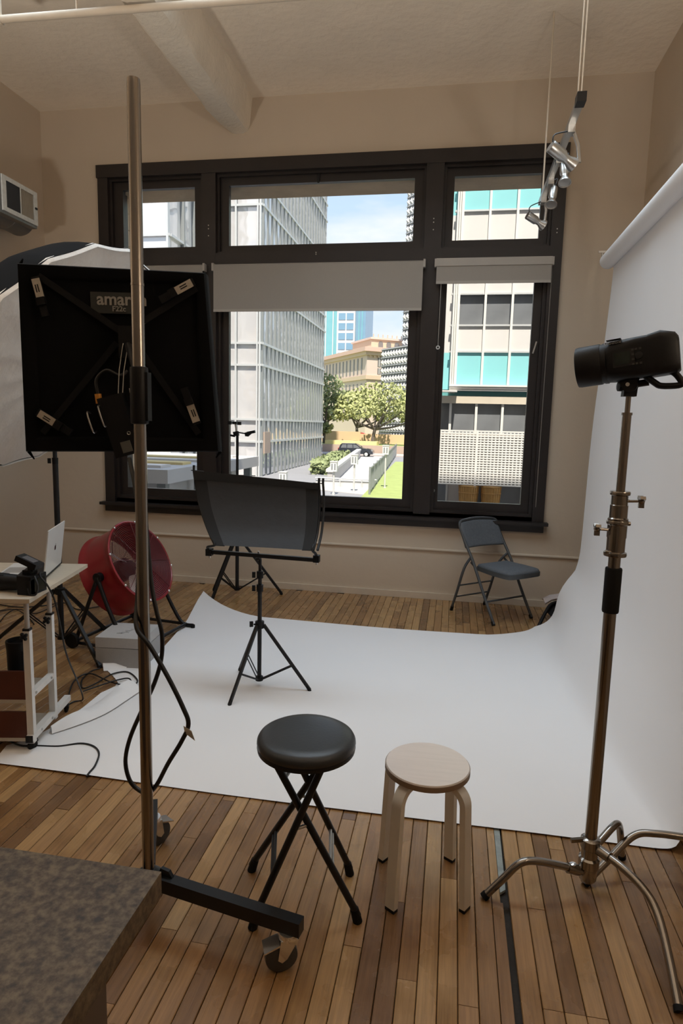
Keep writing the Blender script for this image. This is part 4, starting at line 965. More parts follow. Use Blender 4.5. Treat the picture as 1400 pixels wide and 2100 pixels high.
# monolight on the C-stand
fl = thing('monolight', 'black battery strobe head on the C-stand, aimed left', 'strobe', (CX, CY, 1.68))
A = V((.372, 2.143, 1.772)); B = V((.69, 2.03, 1.822)); ax = (B-A).normalized(); sx = ax.cross(up).normalized(); uz = sx.cross(ax)   # sx points to the camera side
sx = -sx if sx.y > 0 else sx
TS = .83
def fp(t, s_, z): return A+ax*(t*TS)+sx*s_+uz*z
def fring(t, q, n=36): return [A+ax*(t*TS)+(sx*math.cos(2*math.pi*k/n)+uz*math.sin(2*math.pi*k/n))*q for k in range(n)]
MB().rings([fring(.0, .055), fring(.002, .0605), fring(.012, .062), fring(.085, .062), fring(.088, .0605)]).build('lamp_cap', M_blkpl, fl)
MB().rings([fring(.086, .060), fring(.092, .0595), fring(.098, .0615), fring(.108, .062)]).build('mount_ring', M_blkpl, fl)
def sq(t, hw, hh, r_=.018, dz=0):
    pts = []
    for cxs, czs, a0 in ((1, 1, 0), (-1, 1, 90), (-1, -1, 180), (1, -1, 270)):
        for k in range(4): a = math.radians(a0+30*k); pts.append(fp(t, cxs*(hw-r_)+r_*math.cos(a), czs*(hh-r_)+r_*math.sin(a)+dz))
    return pts
MB().rings([sq(.100, .056, .058, .05), sq(.125, .058, .060, .035), sq(.21, .058, .060, .022), sq(.25, .058, .060, .02)]).build('body', M_blkpl, fl)
MB().rings([sq(.2495, .057, .061, .02), sq(.29, .057, .064, .022, .003), sq(.335, .055, .058, .024, -.002), sq(.345, .048, .048, .02, -.004)]).build('battery', M_blkpl, fl)
M_scr = mat('dark_screen', (.012, .018, .016), .12)
MB().obox(fp(.165, .0585, .002), (ax, sx, uz), (.022, .0012, .018)).build('display_screen', M_scr, fl)
pn = MB().obox(fp(.168, .0578, .002), (ax, sx, uz), (.030, .001, .025)).bevel(.002, 1).build('display_bezel', M_black, fl)
for q, (t, z) in enumerate(((.200, .022), (.200, .008), (.200, -.006), (.200, -.02), (.211, .022), (.211, -.02), (.224, .022), (.224, -.02))): MB().obox(fp(t, .0588, z), (ax, sx, uz), (.0035, .001, .0028)).bevel(.0008, 1).build('button', mat('grey_button', (.035, .035, .035), .5), fl)
MB().lathe([(.001, 0), (.011, 0), (.010, .004), (.001, .005)], fp(.219, .0575, .002), sx, 18).build('dial', M_black, fl)
MB().obox(fp(.14, .045, .0605), (ax, sx, uz), (.02, .012, .0012)).build('badge', M_black, fl)
lettering('Godox', .017, .0004, mat('grey_print', (.30, .30, .30), .6), fl, fp(.135, .0500, .0520), ax, uz-sx)
# handle loop, yoke and spigot
MB().tube(spline([fp(.232, .02, -.056), fp(.262, .02, -.082), fp(.282, .02, -.093), fp(.335, .02, -.098), fp(.345, .02, -.09), fp(.330, .02, -.066), fp(.312, .02, -.052)], 4), .0095, 10).build('handle', M_blkpl, fl)
yk = MB().rings([sq(.148, .022, .012, .008, -.066), sq(.205, .022, .012, .008, -.066)]).build('yoke_plate', M_blkpl, fl)
P1 = fp(.178, 0, -.075)
MB().cyl(P1+sx*.02, P1-sx*.02, .023, n=24).build('tilt_joint', M_blkpl, fl); MB().cyl(P1+sx*.0205+V((-.005, 0, 0)), P1+sx*.023+V((-.005, 0, 0)), .006, n=12).build('tilt_screw', M_chrome, fl)
MB().cyl(P1+ax*.02, P1+ax*.052, .0105, n=14).build('tilt_handle', M_blkpl, fl)
MB().hexa([(CX-.019, CY-.017, 1.685), (CX+.019, CY-.017, 1.685), (CX+.019, CY+.017, 1.685), (CX-.019, CY+.017, 1.685), (P1.x-.016, P1.y-.016, 1.755), (P1.x+.022, P1.y-.016, 1.755), (P1.x+.022, P1.y+.016, 1.755), (P1.x-.016, P1.y+.016, 1.755)]).bevel(.004, 2).build('spigot_socket', M_blkpl, fl)
MB().lathe([(.001, 0), (.013, 0), (.015, .004), (.015, .014), (.001, .016)], (CX-.02, CY-.004, 1.715), (-1, -.15, 0), 16).build('clamp_knob', M_blkpl, fl)
# ------------------------------------------------------------------ flat softbox panel by the pole
SC0 = V((-1.097, 1.96, 1.763)); SE = V((.973, .229, .008)).normalized(); SU = V((-.001, -.029, 1)); SU = (SU-SE*SU.dot(SE)).normalized(); SN = SE.cross(SU)   # SN faces the camera
def sp(a, b, n=0): return SC0+SE*a+SU*b+SN*n
sb = thing('softbox', 'flat square black softbox panel seen from behind, beside the steel pole', 'softbox', SC0-V((0, 0, .3)))
M_sbk = mat('softbox_back_fabric', (0.0035, 0.0035, 0.004), .9, spec=.15, var=.2, scale=30, bump=.25, bscale=12)
outer = [(-.301, .300), (.290, .288), (.328, -.290), (-.312, -.298)]; inner = [(-.262, .262), (.262, .258), (.276, -.252), (-.276, -.256)]
# shell: folded rim standing proud around a sagging back panel, front edge further from the camera
b = MB(); ring = []
def lp(poly, n, sub=6): return [sp(*(V((poly[i][0], poly[i][1], 0)).lerp(V((poly[(i+1) % 4][0], poly[(i+1) % 4][1], 0)), k/sub)).xy, n) for i in range(4) for k in range(sub)]
b.rings([lp([(x*.99, y*.99) for x, y in outer], -.075), lp(outer, -.07), lp(outer, -.01), lp([(x*.985, y*.985) for x, y in outer], .002), lp(inner, .0), lp([(x*.96, y*.96) for x, y in inner], -.014)], cap=False)
b.build('rim', M_sbk, sb, smooth=50)
rows_ = []
for i in range(13):
    rr = []
    for j in range(13):
        q, t = j/12, i/12
        l_ = lerp((inner[0][0], inner[0][1], 0), (inner[3][0], inner[3][1], 0), t); r_ = lerp((inner[1][0], inner[1][1], 0), (inner[2][0], inner[2][1], 0), t); p = lerp(l_, r_, q)*.965
        rr.append(sp(p.x, p.y, -.013-.006*math.sin(math.pi*q)*math.sin(math.pi*t)+.002*math.sin(9*q+7*t)))
    rows_.append(rr)
MB().sheet(rows_).build('back_panel', M_sbk, sb, smooth=80)
MB().sheet([[sp(x*.985, y*.985, -.076) for x, y in (outer[0], outer[1])], [sp(x*.985, y*.985, -.076) for x, y in (outer[3], outer[2])]]).build('diffuser', mat('diffuser_cloth', (.8, .8, .8), .9), sb)
M_rod = mat('dull_black_rod', (.007, .007, .0075), .7, spec=.2)
for (x, y), (x1, y1) in (((-.235, .262), (.01, .10)), ((.262, .238), (.055, .11)), ((-.25, -.235), (.0, .06)), ((.26, -.23), (.06, .06))):
    MB().bar(sp(x, y, .0), sp(x1, y1, -.004), .020, .004, SN).build('support_rod', M_rod, sb)
for ptxy in ((outer[3], (-.295, -.325)), (outer[2], (.312, -.312)), (outer[0], (-.292, .318))): MB().cyl(sp(*ptxy[0], -.03), sp(*ptxy[1], -.03), .006, .002, n=6).build('corner_tab', M_sbk, sb)
M_tag = mat('silver_clip', (.55, .50, .43), .45, .3, var=.2, scale=90)
def clip(a, d, label=None):
    a = V((a[0], a[1], 0)); d = V((d[0], d[1], 0)).normalized(); s = V((-d.y, d.x, 0))
    def q(t, s_, n): p = a+d*t+s*s_; return sp(p.x, p.y, n)
    dd = (q(1, 0, 0)-q(0, 0, 0)).normalized()
    root = MB().obox(q(.055, 0, .012), (dd, SN, dd.cross(SN)), (.062, .005, .012)).bevel(.003, 2).build('spring_clip', M_blkpl, sb)
    MB().obox(q(.030, 0, .018), (dd, SN, dd.cross(SN)), (.030, .0015, .0125)).bevel(.001, 1).build('clip_plate', M_tag, root)
    MB().obox(q(.07, .0, .020), (dd, SN, dd.cross(SN)), (.012, .006, .0135)).bevel(.003, 1).build('clip_jaw', M_blkpl, root)
    for k in (-.005, .002): MB().obox(q(.030, k, .0197), (dd, SN, dd.cross(SN)), (.012, .0003, .0018)).build('print_mark', M_black, root)
clip((-.238, .250), (.026, -.12)); clip((.250, .252), (-.09, -.05)); clip((-.252, -.170), (.107, -.069)); clip((.256, -.19), (-.045, .127))
MB().bar(sp(-.078, .186, -.0075), sp(.085, .186, -.0075), .066, .003, SN).build('name_patch', mat('grey_name_patch', (.030, .032, .030), .7), sb)
M_let = mat('pale_print', (.30, .29, .27), .6)
lettering('amaran', .054, .0008, M_let, sb, sp(.022, .196, -.004), SE, SU, .0012)
lettering('F22c', .023, .0006, M_let, sb, sp(.012, .167, -.004), SE, SU, .0004)
# mount, controller box, safety wire, connector
MB().obox(sp(.05, .06, .02), (SE, SU, SN), (.03, .05, .028)).bevel(.008, 2).build('mount_plate', M_blkpl, sb)
MB().tube([sp(.05, .05, .04), lerp(sp(.05, .05, .04), (PX, PY+.02, 1.66), .6), (PX, PY+.02, 1.655)], .012, 12).build('mount_arm', M_black, sb)
MB().cyl(sp(.055, -.085, .045), sp(.06, -.13, .045), .009, n=12).build('spigot', M_chrome, sb)
MB().obox(sp(.038, .088, .035), (SE+SU*-.2, SU, SN), (.007, .014, .006)).bevel(.004, 2).build('lever', mat('ivory_plastic', (.52, .47, .38), .5), sb)
cbx = V((.10, -.99, 0)); ctl_d = (SU*-1+SE*.28).normalized(); ctl_s = ctl_d.cross(SN)
cc = sp(.018, -.205, .05)
cb = MB().obox(cc, (ctl_s, ctl_d, SN), (.040, .098, .026)).bevel(.006, 2).build('controller_box', M_blkpl, sb)
for s_ in (-1, 1):
    o = cc+ctl_s*(.05)*0; 
for k, (a_, l_) in enumerate(((-.065, .05), (-.03, .05))):
    o = sp(a_, -.175-.02*(k == 0), .08); MB().tube(spline([o+ctl_s*.0+SN*-.02-ctl_d*.03, o-ctl_d*.03+SN*.012, o+ctl_d*.03+SN*.012, o+ctl_d*.03-SN*.02], 4), .0025, 8).build('guard_rail', M_alu, cb)
MB().obox(cc+ctl_d*.07-ctl_s*.005+SN*.027, (ctl_s, ctl_d, SN), (.016, .018, .001)).build('rating_label', mat('grey_label', (.10, .10, .09), .7), cb)
MB().torus(cc+ctl_s*-.025+ctl_d*.03+SN*.0265, SN, .005, .0015, 14, 6).build('grommet', M_alu, cb)
MB().cyl(sp(-.047, -.135, .05), sp(-.05, -.105, .05), .0105, n=14).build('connector', mat('orange_plastic', (.62, .26, .03), .5), sb)
MB().tube(spline([sp(-.05, -.105, .05), sp(-.053, -.06, .05), sp(-.02, -.03, .05), sp(.02, -.045, .045), sp(.04, -.03, .03)], 6), .005, 8).build('lead', M_cable, sb)
for a_, b_ in (((.036, .055), (.014, -.11)), ((.050, .045), (.028, -.11))): MB().tube([sp(*a_, .05), sp((a_[0]+b_[0])/2-.004, (a_[1]+b_[1])/2, .052), sp(*b_, .052)], .0014, 6).build('safety_wire', M_alu, sb)
# heavy supply cable looping down past the pole
cabp = [(-1.001, 1.850, 1.456), (-0.957, 1.800, 1.371), (-0.922, 1.760, 1.257), (-0.918, 1.740, 1.141), (-0.915, 1.72, 1.041), (-0.89, 1.666, 0.973), (-0.845, 1.660, 0.921), (-0.790, 1.660, 0.831), (-0.746, 1.660, 0.745), (-0.729, 1.660, 0.694), (-0.751, 1.660, 0.638), (-0.799, 1.670, 0.557), (-0.851, 1.700, 0.465), (-0.905, 1.748, 0.400), (-0.949, 1.770, 0.390), (-0.981, 1.770, 0.421), (-0.994, 1.770, 0.486), (-0.977, 1.770, 0.564), (-0.935, 1.765, 0.659), (-0.882, 1.755, 0.766), (-0.855, 1.750, 0.851), (-0.852, 1.750, 0.930), (-0.868, 1.750, 0.997), (-0.888, 1.760, 1.078), (-0.908, 1.775, 1.226), (-0.933, 1.805, 1.372), (-0.968, 1.850, 1.473)]
cbl = thing('supply_cable', 'thick black cable looped down around the steel pole', 'cable', (-.9, 1.72, .4))
MB().tube(spline(cabp, 6), .0068, 10).build('cable', M_cable, cbl)
MB().sheet([[(-.738, 1.654, .668), (-.705, 1.650, .650)], [(-.742, 1.654, .690), (-.715, 1.648, .680)]], .001).build('paper_tag', mat('tag_paper', (.45, .42, .36), .8), cbl)

# ------------------------------------------------------------------ light stands
def tripod(name, label, base, feet, zhub, ztop, zsp, rcol, rleg, sections, loc=None, mid=.62):
    t = thing(name, label, 'light stand', (base[0], base[1], 0), 'black tripod light stands')
    bx, by = base
    z0 = zsp
    for i, (a, b_, q) in enumerate(sections): MB().cyl((bx, by, a), (bx, by, b_), q, n=16).build('column', M_black, t)
    MB().lathe([(rcol, zhub-.025), (rcol+.014, zhub-.02), (rcol+.014, zhub+.02), (rcol, zhub+.025)], (bx, by, 0), (0, 0, 1), 18, cap=False).build('leg_collar', M_blkpl, t)
    MB().lathe([(rcol, zsp-.014), (rcol+.010, zsp-.012), (rcol+.010, zsp+.012), (rcol, zsp+.014)], (bx, by, 0), (0, 0, 1), 18, cap=False).build('spreader_collar', M_blkpl, t)
    for fx, fy in feet:
        d = V((fx-bx, fy-by, 0)); dn = d.normalized()
        a = V((bx, by, zhub))+dn*(rcol+.012); e_ = V((fx, fy, rleg))
        lg = MB().bar(a, e_, rleg*1.7, rleg*2.0).bevel(.002, 1).build('leg', M_black, t)
        MB().cyl(e_+V((0, 0, -rleg+.001)), e_+(a-e_).normalized()*.03, rleg*1.25, rleg*1.1, n=10).build('rubber_foot', M_rubber, lg)
        m = lerp(a, e_, mid); sdv_ = V((-dn.y, dn.x, 0))
        for s_ in (-1, 1): MB().bar(V((bx, by, zsp))+dn*(rcol+.008)+sdv_*s_*rleg, m+sdv_*s_*rleg, .003, .010).build('brace', M_black, lg)
    MB().tube([(bx, by, zhub), (bx-.03, by-.02, zhub+.005)], .005, 8).build('lock_screw', M_black, t)
    k = MB().obox((bx-.042, by-.028, zhub+.008), ((1, .6, 0), (-.6, 1, 0), (0, 0, 1)), (.010, .006, .016)).bevel(.004, 2).build('lock_knob', M_blkpl, t)
    for zc in [s_[1] for s_ in sections[:-1]]:
        MB().lathe([(.011, zc-.03), (.019, zc-.028), (.020, zc+.012), (.011, zc+.015)], (bx, by, 0), (0, 0, 1), 16).build('clamp_collar', M_blkpl, t)
        MB().obox((bx-.034, by-.012, zc-.008), ((1, .3, 0), (-.3, 1, 0), (0, 0, 1)), (.010, .006, .017)).bevel(.004, 2).build('lock_knob', M_blkpl, t)
    return t
ts = tripod('light_stand', 'low black tripod stand on the paper carrying the curved reflector', (-1.083, 3.50), [(-1.165, 3.206), (-.772, 3.506), (-1.276, 3.70)], .389, .78, .055, .013, .0085, [(.04, .62, .0125), (.6, .70, .011), (.68, .79, .0095)])
tripod('light_stand', 'black tripod stand with clamp arm in front of the window', (-1.905, 5.45), [(-2.15, 5.50), (-2.02, 5.10), (-1.50, 5.53)], .52, 1.47, .05, .016, .011, [(.035, 1.0, .0165), (.98, 1.47, .012)])
os_ = tripod('light_stand', 'tall black tripod stand under the big white umbrella', (-2.585, 3.80), [(-2.153, 3.548), (-2.46, 4.17), (-3.10, 3.80)], .41, 1.9, .085, .019, .012, [(.07, 1.30, .0185), (1.28, 1.74, .014)], mid=.45)
# clamp head on the window-side stand
o = V((-1.905, 5.45, 1.47)); st2 = bpy.data.objects['light_stand.001']
MB().obox(o+V((-.012, 0, .0)), ((1, 0, .2), (0, 1, 0), (-.2, 0, 1)), (.022, .016, .020)).bevel(.006, 2).build('grip_head', M_blkpl, st2)
MB().tube([o+V((-.01, 0, .02)), o+V((-.012, 0, .05)), o+V((-.018, 0, .085))], .0085, 10).build('ball_neck', M_alu, st2)
MB().obox(o+V((-.025, 0, .095)), ((1, 0, 0), (0, 1, 0), (0, 0, 1)), (.018, .012, .012)).bevel(.004, 2).build('ball_head', M_blkpl, st2)
MB().obox(o+V((.018, 0, .092)), ((1, 0, 0), (0, 1, 0), (0, 0, 1)), (.016, .01, .014)).bevel(.004, 2).build('knob', M_blkpl, st2)
MB().obox(o+V((-.072, 0, .095)), ((1, 0, 0), (0, 1, 0), (0, 0, 1)), (.016, .01, .015)).bevel(.004, 2).build('knob', M_blkpl, st2); MB().cyl(o+V((-.06, 0, .095)), o+V((-.03, 0, .095)), .004, n=8).build('knob_screw', M_blkpl, st2)
MB().obox(o+V((-.045, 0, -.018)), ((1, 0, -.15), (0, 1, 0), (.15, 0, 1)), (.022, .008, .009)).bevel(.004, 2).build('grip_lever', M_blkpl, st2)
MB().cyl(o+V((.01, 0, .012)), o+V((.085, 0, .002)), .006, n=8).build('clamp_arm', M_blkpl, st2)
MB().hexa([o+V(q) for q in ((.075, -.012, -.02), (.10, -.012, -.022), (.10, .012, -.022), (.075, .012, -.02), (.07, -.012, .012), (.165, -.012, .035), (.165, .012, .035), (.07, .012, .012))]).bevel(.003, 1).build('clamp_jaw', M_blkpl, st2)
MB().obox(o+V((.128, 0, .016)), ((1, 0, .22), (0, 1, 0), (-.22, 0, 1)), (.036, .013, .012)).bevel(.003, 1).build('clamp_jaw', M_blkpl, st2)

# ------------------------------------------------------------------ curved reflector on the low stand
rf = thing('curved_reflector', 'curved black reflector panel on a bar above the low tripod', 'reflector', (-1.08, 3.46, .80))
M_rfb = mat('reflector_fabric', (0.020, 0.022, 0.026), .62, var=.15, scale=14, bump=.12, bscale=30)
Lp = [(-1.316, 3.38, .877), (-1.391, 3.46, .953), (-1.461, 3.52, 1.072), (-1.497, 3.55, 1.183), (-1.516, 3.56, 1.284)]
Rp = [(-.746, 3.38, .880), (-.742, 3.46, .965), (-.745, 3.52, 1.075), (-.752, 3.55, 1.170), (-.760, 3.56, 1.238)]
Ls = spline(Lp, 5); Rs = spline(Rp, 5); n_ = len(Ls)
def rfp(i, q, push=0): p = lerp(Ls[i], Rs[i], q); return p+V((0, push*math.sin(math.pi*q), 0))
MB().sheet([[rfp(i, .10+.80*j/14, .012)+V((0, -.004, 0)) for j in range(15)] for i in range(n_)]).build('fabric', M_rfb, rf, smooth=80)
M_band = mat('reflector_border', (.007, .007, .0075), .8, var=.2)
for q0, q1 in ((0, .105), (.895, 1)): MB().sheet([[rfp(i, q0), rfp(i, (q0+q1)/2), rfp(i, q1)] for i in range(n_)], .006).build('side_border', M_band, rf, smooth=60)
MB().sheet([[rfp(i, .0+j/14, .012)+V((0, -.006, 0)) for j in range(15)] for i in range(n_-4, n_)], .004).build('top_border', M_band, rf, smooth=60)
for (P_, dx) in ((Ls, -.004), (Rs, .004), (Rs, .028)):
    MB().tube([p+V((dx, .012, 0)) for p in P_]+[P_[-1]+V((dx, .016, .03))], .0075, 8).build('side_rod', M_black, rf)
MB().cyl(Ls[-1]+V((-.02, .01, 0)), Ls[-1]+V((.06, .01, -.004)), .003, n=6).build('end_pin', M_black, rf); MB().cyl(Rs[-1]+V((-.03, .01, 0)), Rs[-1]+V((.035, .01, -.002)), .003, n=6).build('end_pin', M_black, rf)
MB().bar((-1.385, 3.45, .822), (-.725, 3.45, .812), .022, .022).bevel(.003, 1).build('cross_bar', M_black, rf)
for x, s_, P_ in ((-1.375, -1, Ls), (-.735, 1, Rs)):
    MB().box((x-.017, 3.43, .80), (x+.017, 3.47, .84)).bevel(.004, 1).build('end_block', M_blkpl, rf)
    MB().tube(spline([(x, 3.45, .83), (x-.0*s_, 3.42, .855), P_[0]+V((0, .005, 0)), P_[2]+V((0, .008, 0))], 4), .0075, 8).build('side_spring', M_black, rf)
    MB().cyl((x, 3.45, .785), (x, 3.45, .80), .006, n=8).build('end_screw', M_chrome, rf)
MB().cyl((-1.083, 3.468, .79), (-1.083, 3.468, .838), .006, n=10).build('stud', M_chrome, rf)
MB().lathe([(.001, .79), (.017, .79), (.017, .801), (.001, .803)], (-1.083, 3.468, 0), (0, 0, 1), 14).build('stud_nut', M_black, rf)

# ------------------------------------------------------------------ big white umbrella / octabox
OC = V((-2.53, 3.851, 1.927)); ON = V((.811, -.018, -.585)).normalized(); OA = ON.cross(up).normalized(); OB = OA.cross(ON)
ob = thing('studio_umbrella', 'huge white studio umbrella with black outer cover, left edge', 'umbrella', OC)
M_scrim = mat('white_scrim', (.82, .80, .77), .85, var=.06, scale=8, bump=1.0, bscale=22, stretch=(1, 1, .6))
M_cover = mat('black_cover', (.004, .004, .0045), .85, var=.2, spec=.15)
RO = .84; NG = 16
def op(ang, q, n): return OC+(OA*math.cos(ang)+OB*math.sin(ang))*q+ON*n
rings = []
for i in range(1, 15):
    t = i/14; row = []
    for k in range(NG*6):
        a = 2*math.pi*k/(NG*6); ph = (k % 6)/6
        edge = 1-.028*math.sin(math.pi*ph)*t**3
        sag = -.05*math.sin(math.pi*ph)*t*(1.15-t)*1.5
        row.append(op(a, RO*t*edge, .03*(1-t*t)+sag*.5))
    rings.append(row)
MB().rings(rings, cap=True).build('white_front', M_scrim, ob, smooth=60)
rings = []
for i in range(1, 15):
    t = i/14; row = []
    for k in range(NG*6):
        a = 2*math.pi*k/(NG*6); ph = (k % 6)/6
        row.append(op(a, (RO+.014)*t*(1-.024*math.sin(math.pi*ph)*t**2), -.52*(1-t**3.2)-.012))
    rings.append(row)
MB().rings(rings, cap=True).build('black_cover', M_cover, ob, smooth=60)
rings = []
for i in range(3):
    row = []
    for k in range(NG*6):
        a = 2*math.pi*k/(NG*6); ph = (k % 6)/6; ed = (1-.028*math.sin(math.pi*ph))
        row.append(op(a, (RO+.006+(.008 if i == 1 else 0))*ed, .01-.02*i))
    rings.append(row)
MB().rings(rings, cap=False).build('hem', M_scrim, ob, smooth=60)
for k in range(NG):
    a = 2*math.pi*k/NG; rb_ = MB().tube([op(a, RO*t, -.51*(1-t**3.2)+.002) for t in (.03, .25, .5, .75, .98)], .004, 6).build('rib', M_black, ob)
MB().tube([op(0, 0, -.75), op(0, 0, .02)], .005, 8).build('shaft', M_alu, ob)
MB().tube([op(0, 0, -.75), op(0, 0, -.50)], .055, 16).build('lamp_head', M_blkpl, ob)
hp = op(0, 0, -.60); MB().tube([(-2.585, 3.80, 1.72), (-2.60, 3.83, 1.9), hp], .014, 10).build('mount_arm', M_black, ob)

# ------------------------------------------------------------------ red drum fan
FC = V((-2.168, 4.136, .572)); FN = V((.870, -.126, .477)).normalized(); FA = FN.cross(up).normalized(); FB = FA.cross(FN); FRd = .33
fan = thing('drum_fan', 'large red drum fan tilted up on a black wheeled frame', 'fan', (-2.35, 4.35, 0))
M_red = mat('red_enamel', (.26, .014, .020), .30, var=.12, scale=3, coat=.2)
FS = .90
def fq(ang, q, n): return FC+(FA*math.cos(ang)+FB*math.sin(ang))*q*FS+FN*n
def fring2(q, n, k=56): return [fq(2*math.pi*i/k, q, n) for i in range(k)]
MB().rings([fring2(.345, .0), fring2(.345, .012), fring2(.333, .016), fring2(.325, .010), fring2(.322, -.02), fring2(.315, -.06), fring2(.315, -.20), fring2(.32, -.26), fring2(.33, -.275), fring2(.345, -.275), fring2(.345, -.262), fring2(.331, -.25), fring2(.326, -.2), fring2(.326, -.06), fring2(.333, -.01)], cap=False, closed=True).build('drum', M_red, fan, smooth=50)
M_gr = mat('grille_wire_red', (.12, .02, .025), .4, var=.1); M_grb = mat('grille_wire', (.16, .14, .12), .4, .6)
gr = MB()
for k in range(1, 22): gr.torus(FC+FN*.012*1, FN, (.055+.0128*k)*FS, .0021, 48, 4)
gr.build('front_grille', M_gr, fan, kind='stuff')
for k in range(8): a = math.pi*k/4+.2; MB().tube([fq(a, .05, .016), fq(a, .2, .018), fq(a, .335, .013)], .0022, 5).build('grille_spoke', M_gr, fan)
gr = MB()
for k in range(1, 20): gr.torus(FC-FN*.268, FN, (.04+.0152*k)*FS, .0014, 40, 4)
for k in range(12): a = math.pi*k/6; gr.tube([fq(a, .03, -.268), fq(a, .335, -.268)], .0018, 4)
gr.build('rear_grille', M_grb, fan, kind='stuff')
MB().lathe([(.001, .022), (.045, .022), (.05, .016), (.05, .008), (.001, .008)], FC, FN, 28).build('centre_badge', mat('pale_blue_badge', (.55, .62, .68), .3, .4), fan)
MB().torus(FC+FN*.014, FN, .05, .004, 28, 6).build('badge_ring', M_black, fan)
M_blade = mat('aluminium_blade', (.78, .80, .82), .3, .25)
mt = MB().lathe([(.001, -.21), (.075, -.21), (.08, -.20), (.08, -.13), (.06, -.11), (.04, -.085), (.001, -.08)], FC, FN, 28).build('motor', mat('dark_motor', (.05, .05, .055), .4, .5), fan)
for k in range(3):
    a0 = k*2*math.pi/3+.75; rr = []
    for i in range(6):
        q = .075+.23*i/5; wd = .32+.06*math.sin(i)
        rr.append([fq(a0-wd*.55*(1.25-.07*i)+.0, q, -.065), fq(a0, q, -.09), fq(a0+wd*.6*(1.25-.07*i), q, -.125)])
    MB().sheet(rr, .003).build('blade', M_blade, fan, smooth=60)
for k in range(8):
    a = 2*math.pi*k/8+.35; MB().ball(fq(a, .338, .016), .009, 10).build('bolt', M_chrome, fan)
# side handle, pivots, wheeled frame
sa = math.pi*.93
hn = MB().tube(spline([fq(2.55, .326, -.215), fq(2.55, .375, -.20), fq(2.62, .38, -.12), fq(2.66, .372, -.07), fq(2.66, .33, -.055)], 5), .011, 8).build('side_handle', M_blkpl, fan)
pv1 = FC-FN*.13; sd_ = FA if FA.y < 0 else -FA      # toward the camera side
for s_ in (1, -1):
    pv_ = pv1+sd_*(.312*s_)
    MB().cyl(pv1+sd_*(.286*s_), pv1+sd_*(.33*s_), .032, n=16).build('pivot', M_blkpl, fan)
    pt = pv1+sd_*(.322*s_); gx = V((pt.x, pt.y, 0)); fh = V((FN.x, FN.y, 0)).normalized()
    ca = gx-fh*.20+up*.03; cb_ = gx+fh*.24+up*.03
    MB().tube(spline([pt, lerp(pt, ca, .5), ca], 5), .014, 10).build('frame_leg', M_black, fan)
    MB().tube(spline([pt, lerp(pt, cb_, .45)-fh*.02, lerp(pt, cb_, .85)-fh*.01, cb_+fh*.02, cb_+fh*.10-up*.005], 5), .014, 10).build('frame_leg', M_black, fan)
    for w_c, nm in ((ca, 'wheel'),):
        MB().lathe([(.006, -.014), (.05, -.014), (.055, -.008), (.055, .008), (.05, .014), (.006, .014)], V((w_c.x, w_c.y, .055))+sd_*(.03*s_), sd_, 24).build(nm, M_rubber, fan)
    MB().tube([ca, cb_], .012, 8).build('base_rail', M_black, fan)
    MB().cyl(cb_+fh*.10-up*.035, cb_+fh*.10, .016, n=10).build('rubber_foot', M_rubber, fan)
a_ = pv1+sd_*.322; b_ = pv1-sd_*.322; fh = V((FN.x, FN.y, 0)).normalized()
MB().tube([V((a_.x, a_.y, .04))-fh*.20, V((b_.x, b_.y, .04))-fh*.20], .012, 8).build('axle', M_black, fan); MB().tube([V((a_.x, a_.y, .03))+fh*.28, V((b_.x, b_.y, .03))+fh*.28], .013, 8).build('cross_rail', M_black, fan)

# ------------------------------------------------------------------ grey case
gc = thing('grey_case', 'light grey fabric case with raised lettering on its lid', 'case', (-2.0, 3.72, 0))
M_case = mat('grey_felt', (.46, .46, .465), .95, var=.08, scale=60, bump=.2, bscale=250); M_cased = mat('darker_grey_felt', (.38, .38, .38), .95, var=.08, scale=60, bump=.2, bscale=250)
u_ = V((1, .10, 0)).normalized(); v_ = V((-.10, 1, 0)); O_ = V((-2.185, 3.555, 0))
def cbox(x0, x1, y0, y1, z0, z1):
    p = [O_+u_*a+v_*b_ for a, b_ in ((x0, y0), (x1, y0), (x1, y1), (x0, y1))]; return MB().hexa([q+up*z0 for q in p]+[q+up*z1 for q in p])
cbox(0, .31, 0, .30, .003, .130).bevel(.022, 3).build('body', M_cased, gc, smooth=50)
cbox(.0, .31, .0, .30, .134, .200).bevel(.020, 3).build('lid', M_case, gc, smooth=50)
cbox(.01, .30, .01, .29, .12, .145).build('seam', M_black, gc)
lid_l = [(.10, .07, 0), (.112, .072, 0), (.125, .095, .5), (.14, .10, -.5), (.135, .125, 0), (.155, .135, .8), (.16, .16, 0), (.18, .17, -.7), (.185, .195, .2)]
for k, (a, b2, r2) in enumerate(lid_l):
    p = O_+u_*(a+.02)+v_*(b2+.02)+up*.2012; d = (u_+v_*r2).normalized(); MB().obox(p, (d, v_, up), (.017, .004, .0018)).build('raised_letter', M_case, gc)

# ------------------------------------------------------------------ laptop table
ang = math.radians(12); TU = V((math.cos(ang), math.sin(ang), 0)); TV = V((-math.sin(ang), math.cos(ang), 0)); TN = V((-1.873, 2.523, 0))
tb = thing('laptop_table', 'white tubular rolling table with pale wood top and brown panels', 'table', TN-TU*.3+TV*.2)
M_top = mat('pale_oak_laminate', (.56, .49, .39), .45, var=.10, scale=5, stretch=(1, 9, 1)); M_panel = mat('reddish_brown_panel', (.085, .022, .014), .5, var=.2, scale=10); M_shelf = mat('shelf_edge', (.50, .45, .38), .5)
def tp(a, b_, z): return TN+TU*a+TV*b_+up*z
def tbox(a0, a1, b0, b1, z0, z1): return MB().hexa([tp(a0, b0, z0), tp(a1, b0, z0), tp(a1, b1, z0), tp(a0, b1, z0), tp(a0, b0, z1), tp(a1, b0, z1), tp(a1, b1, z1), tp(a0, b1, z1)])
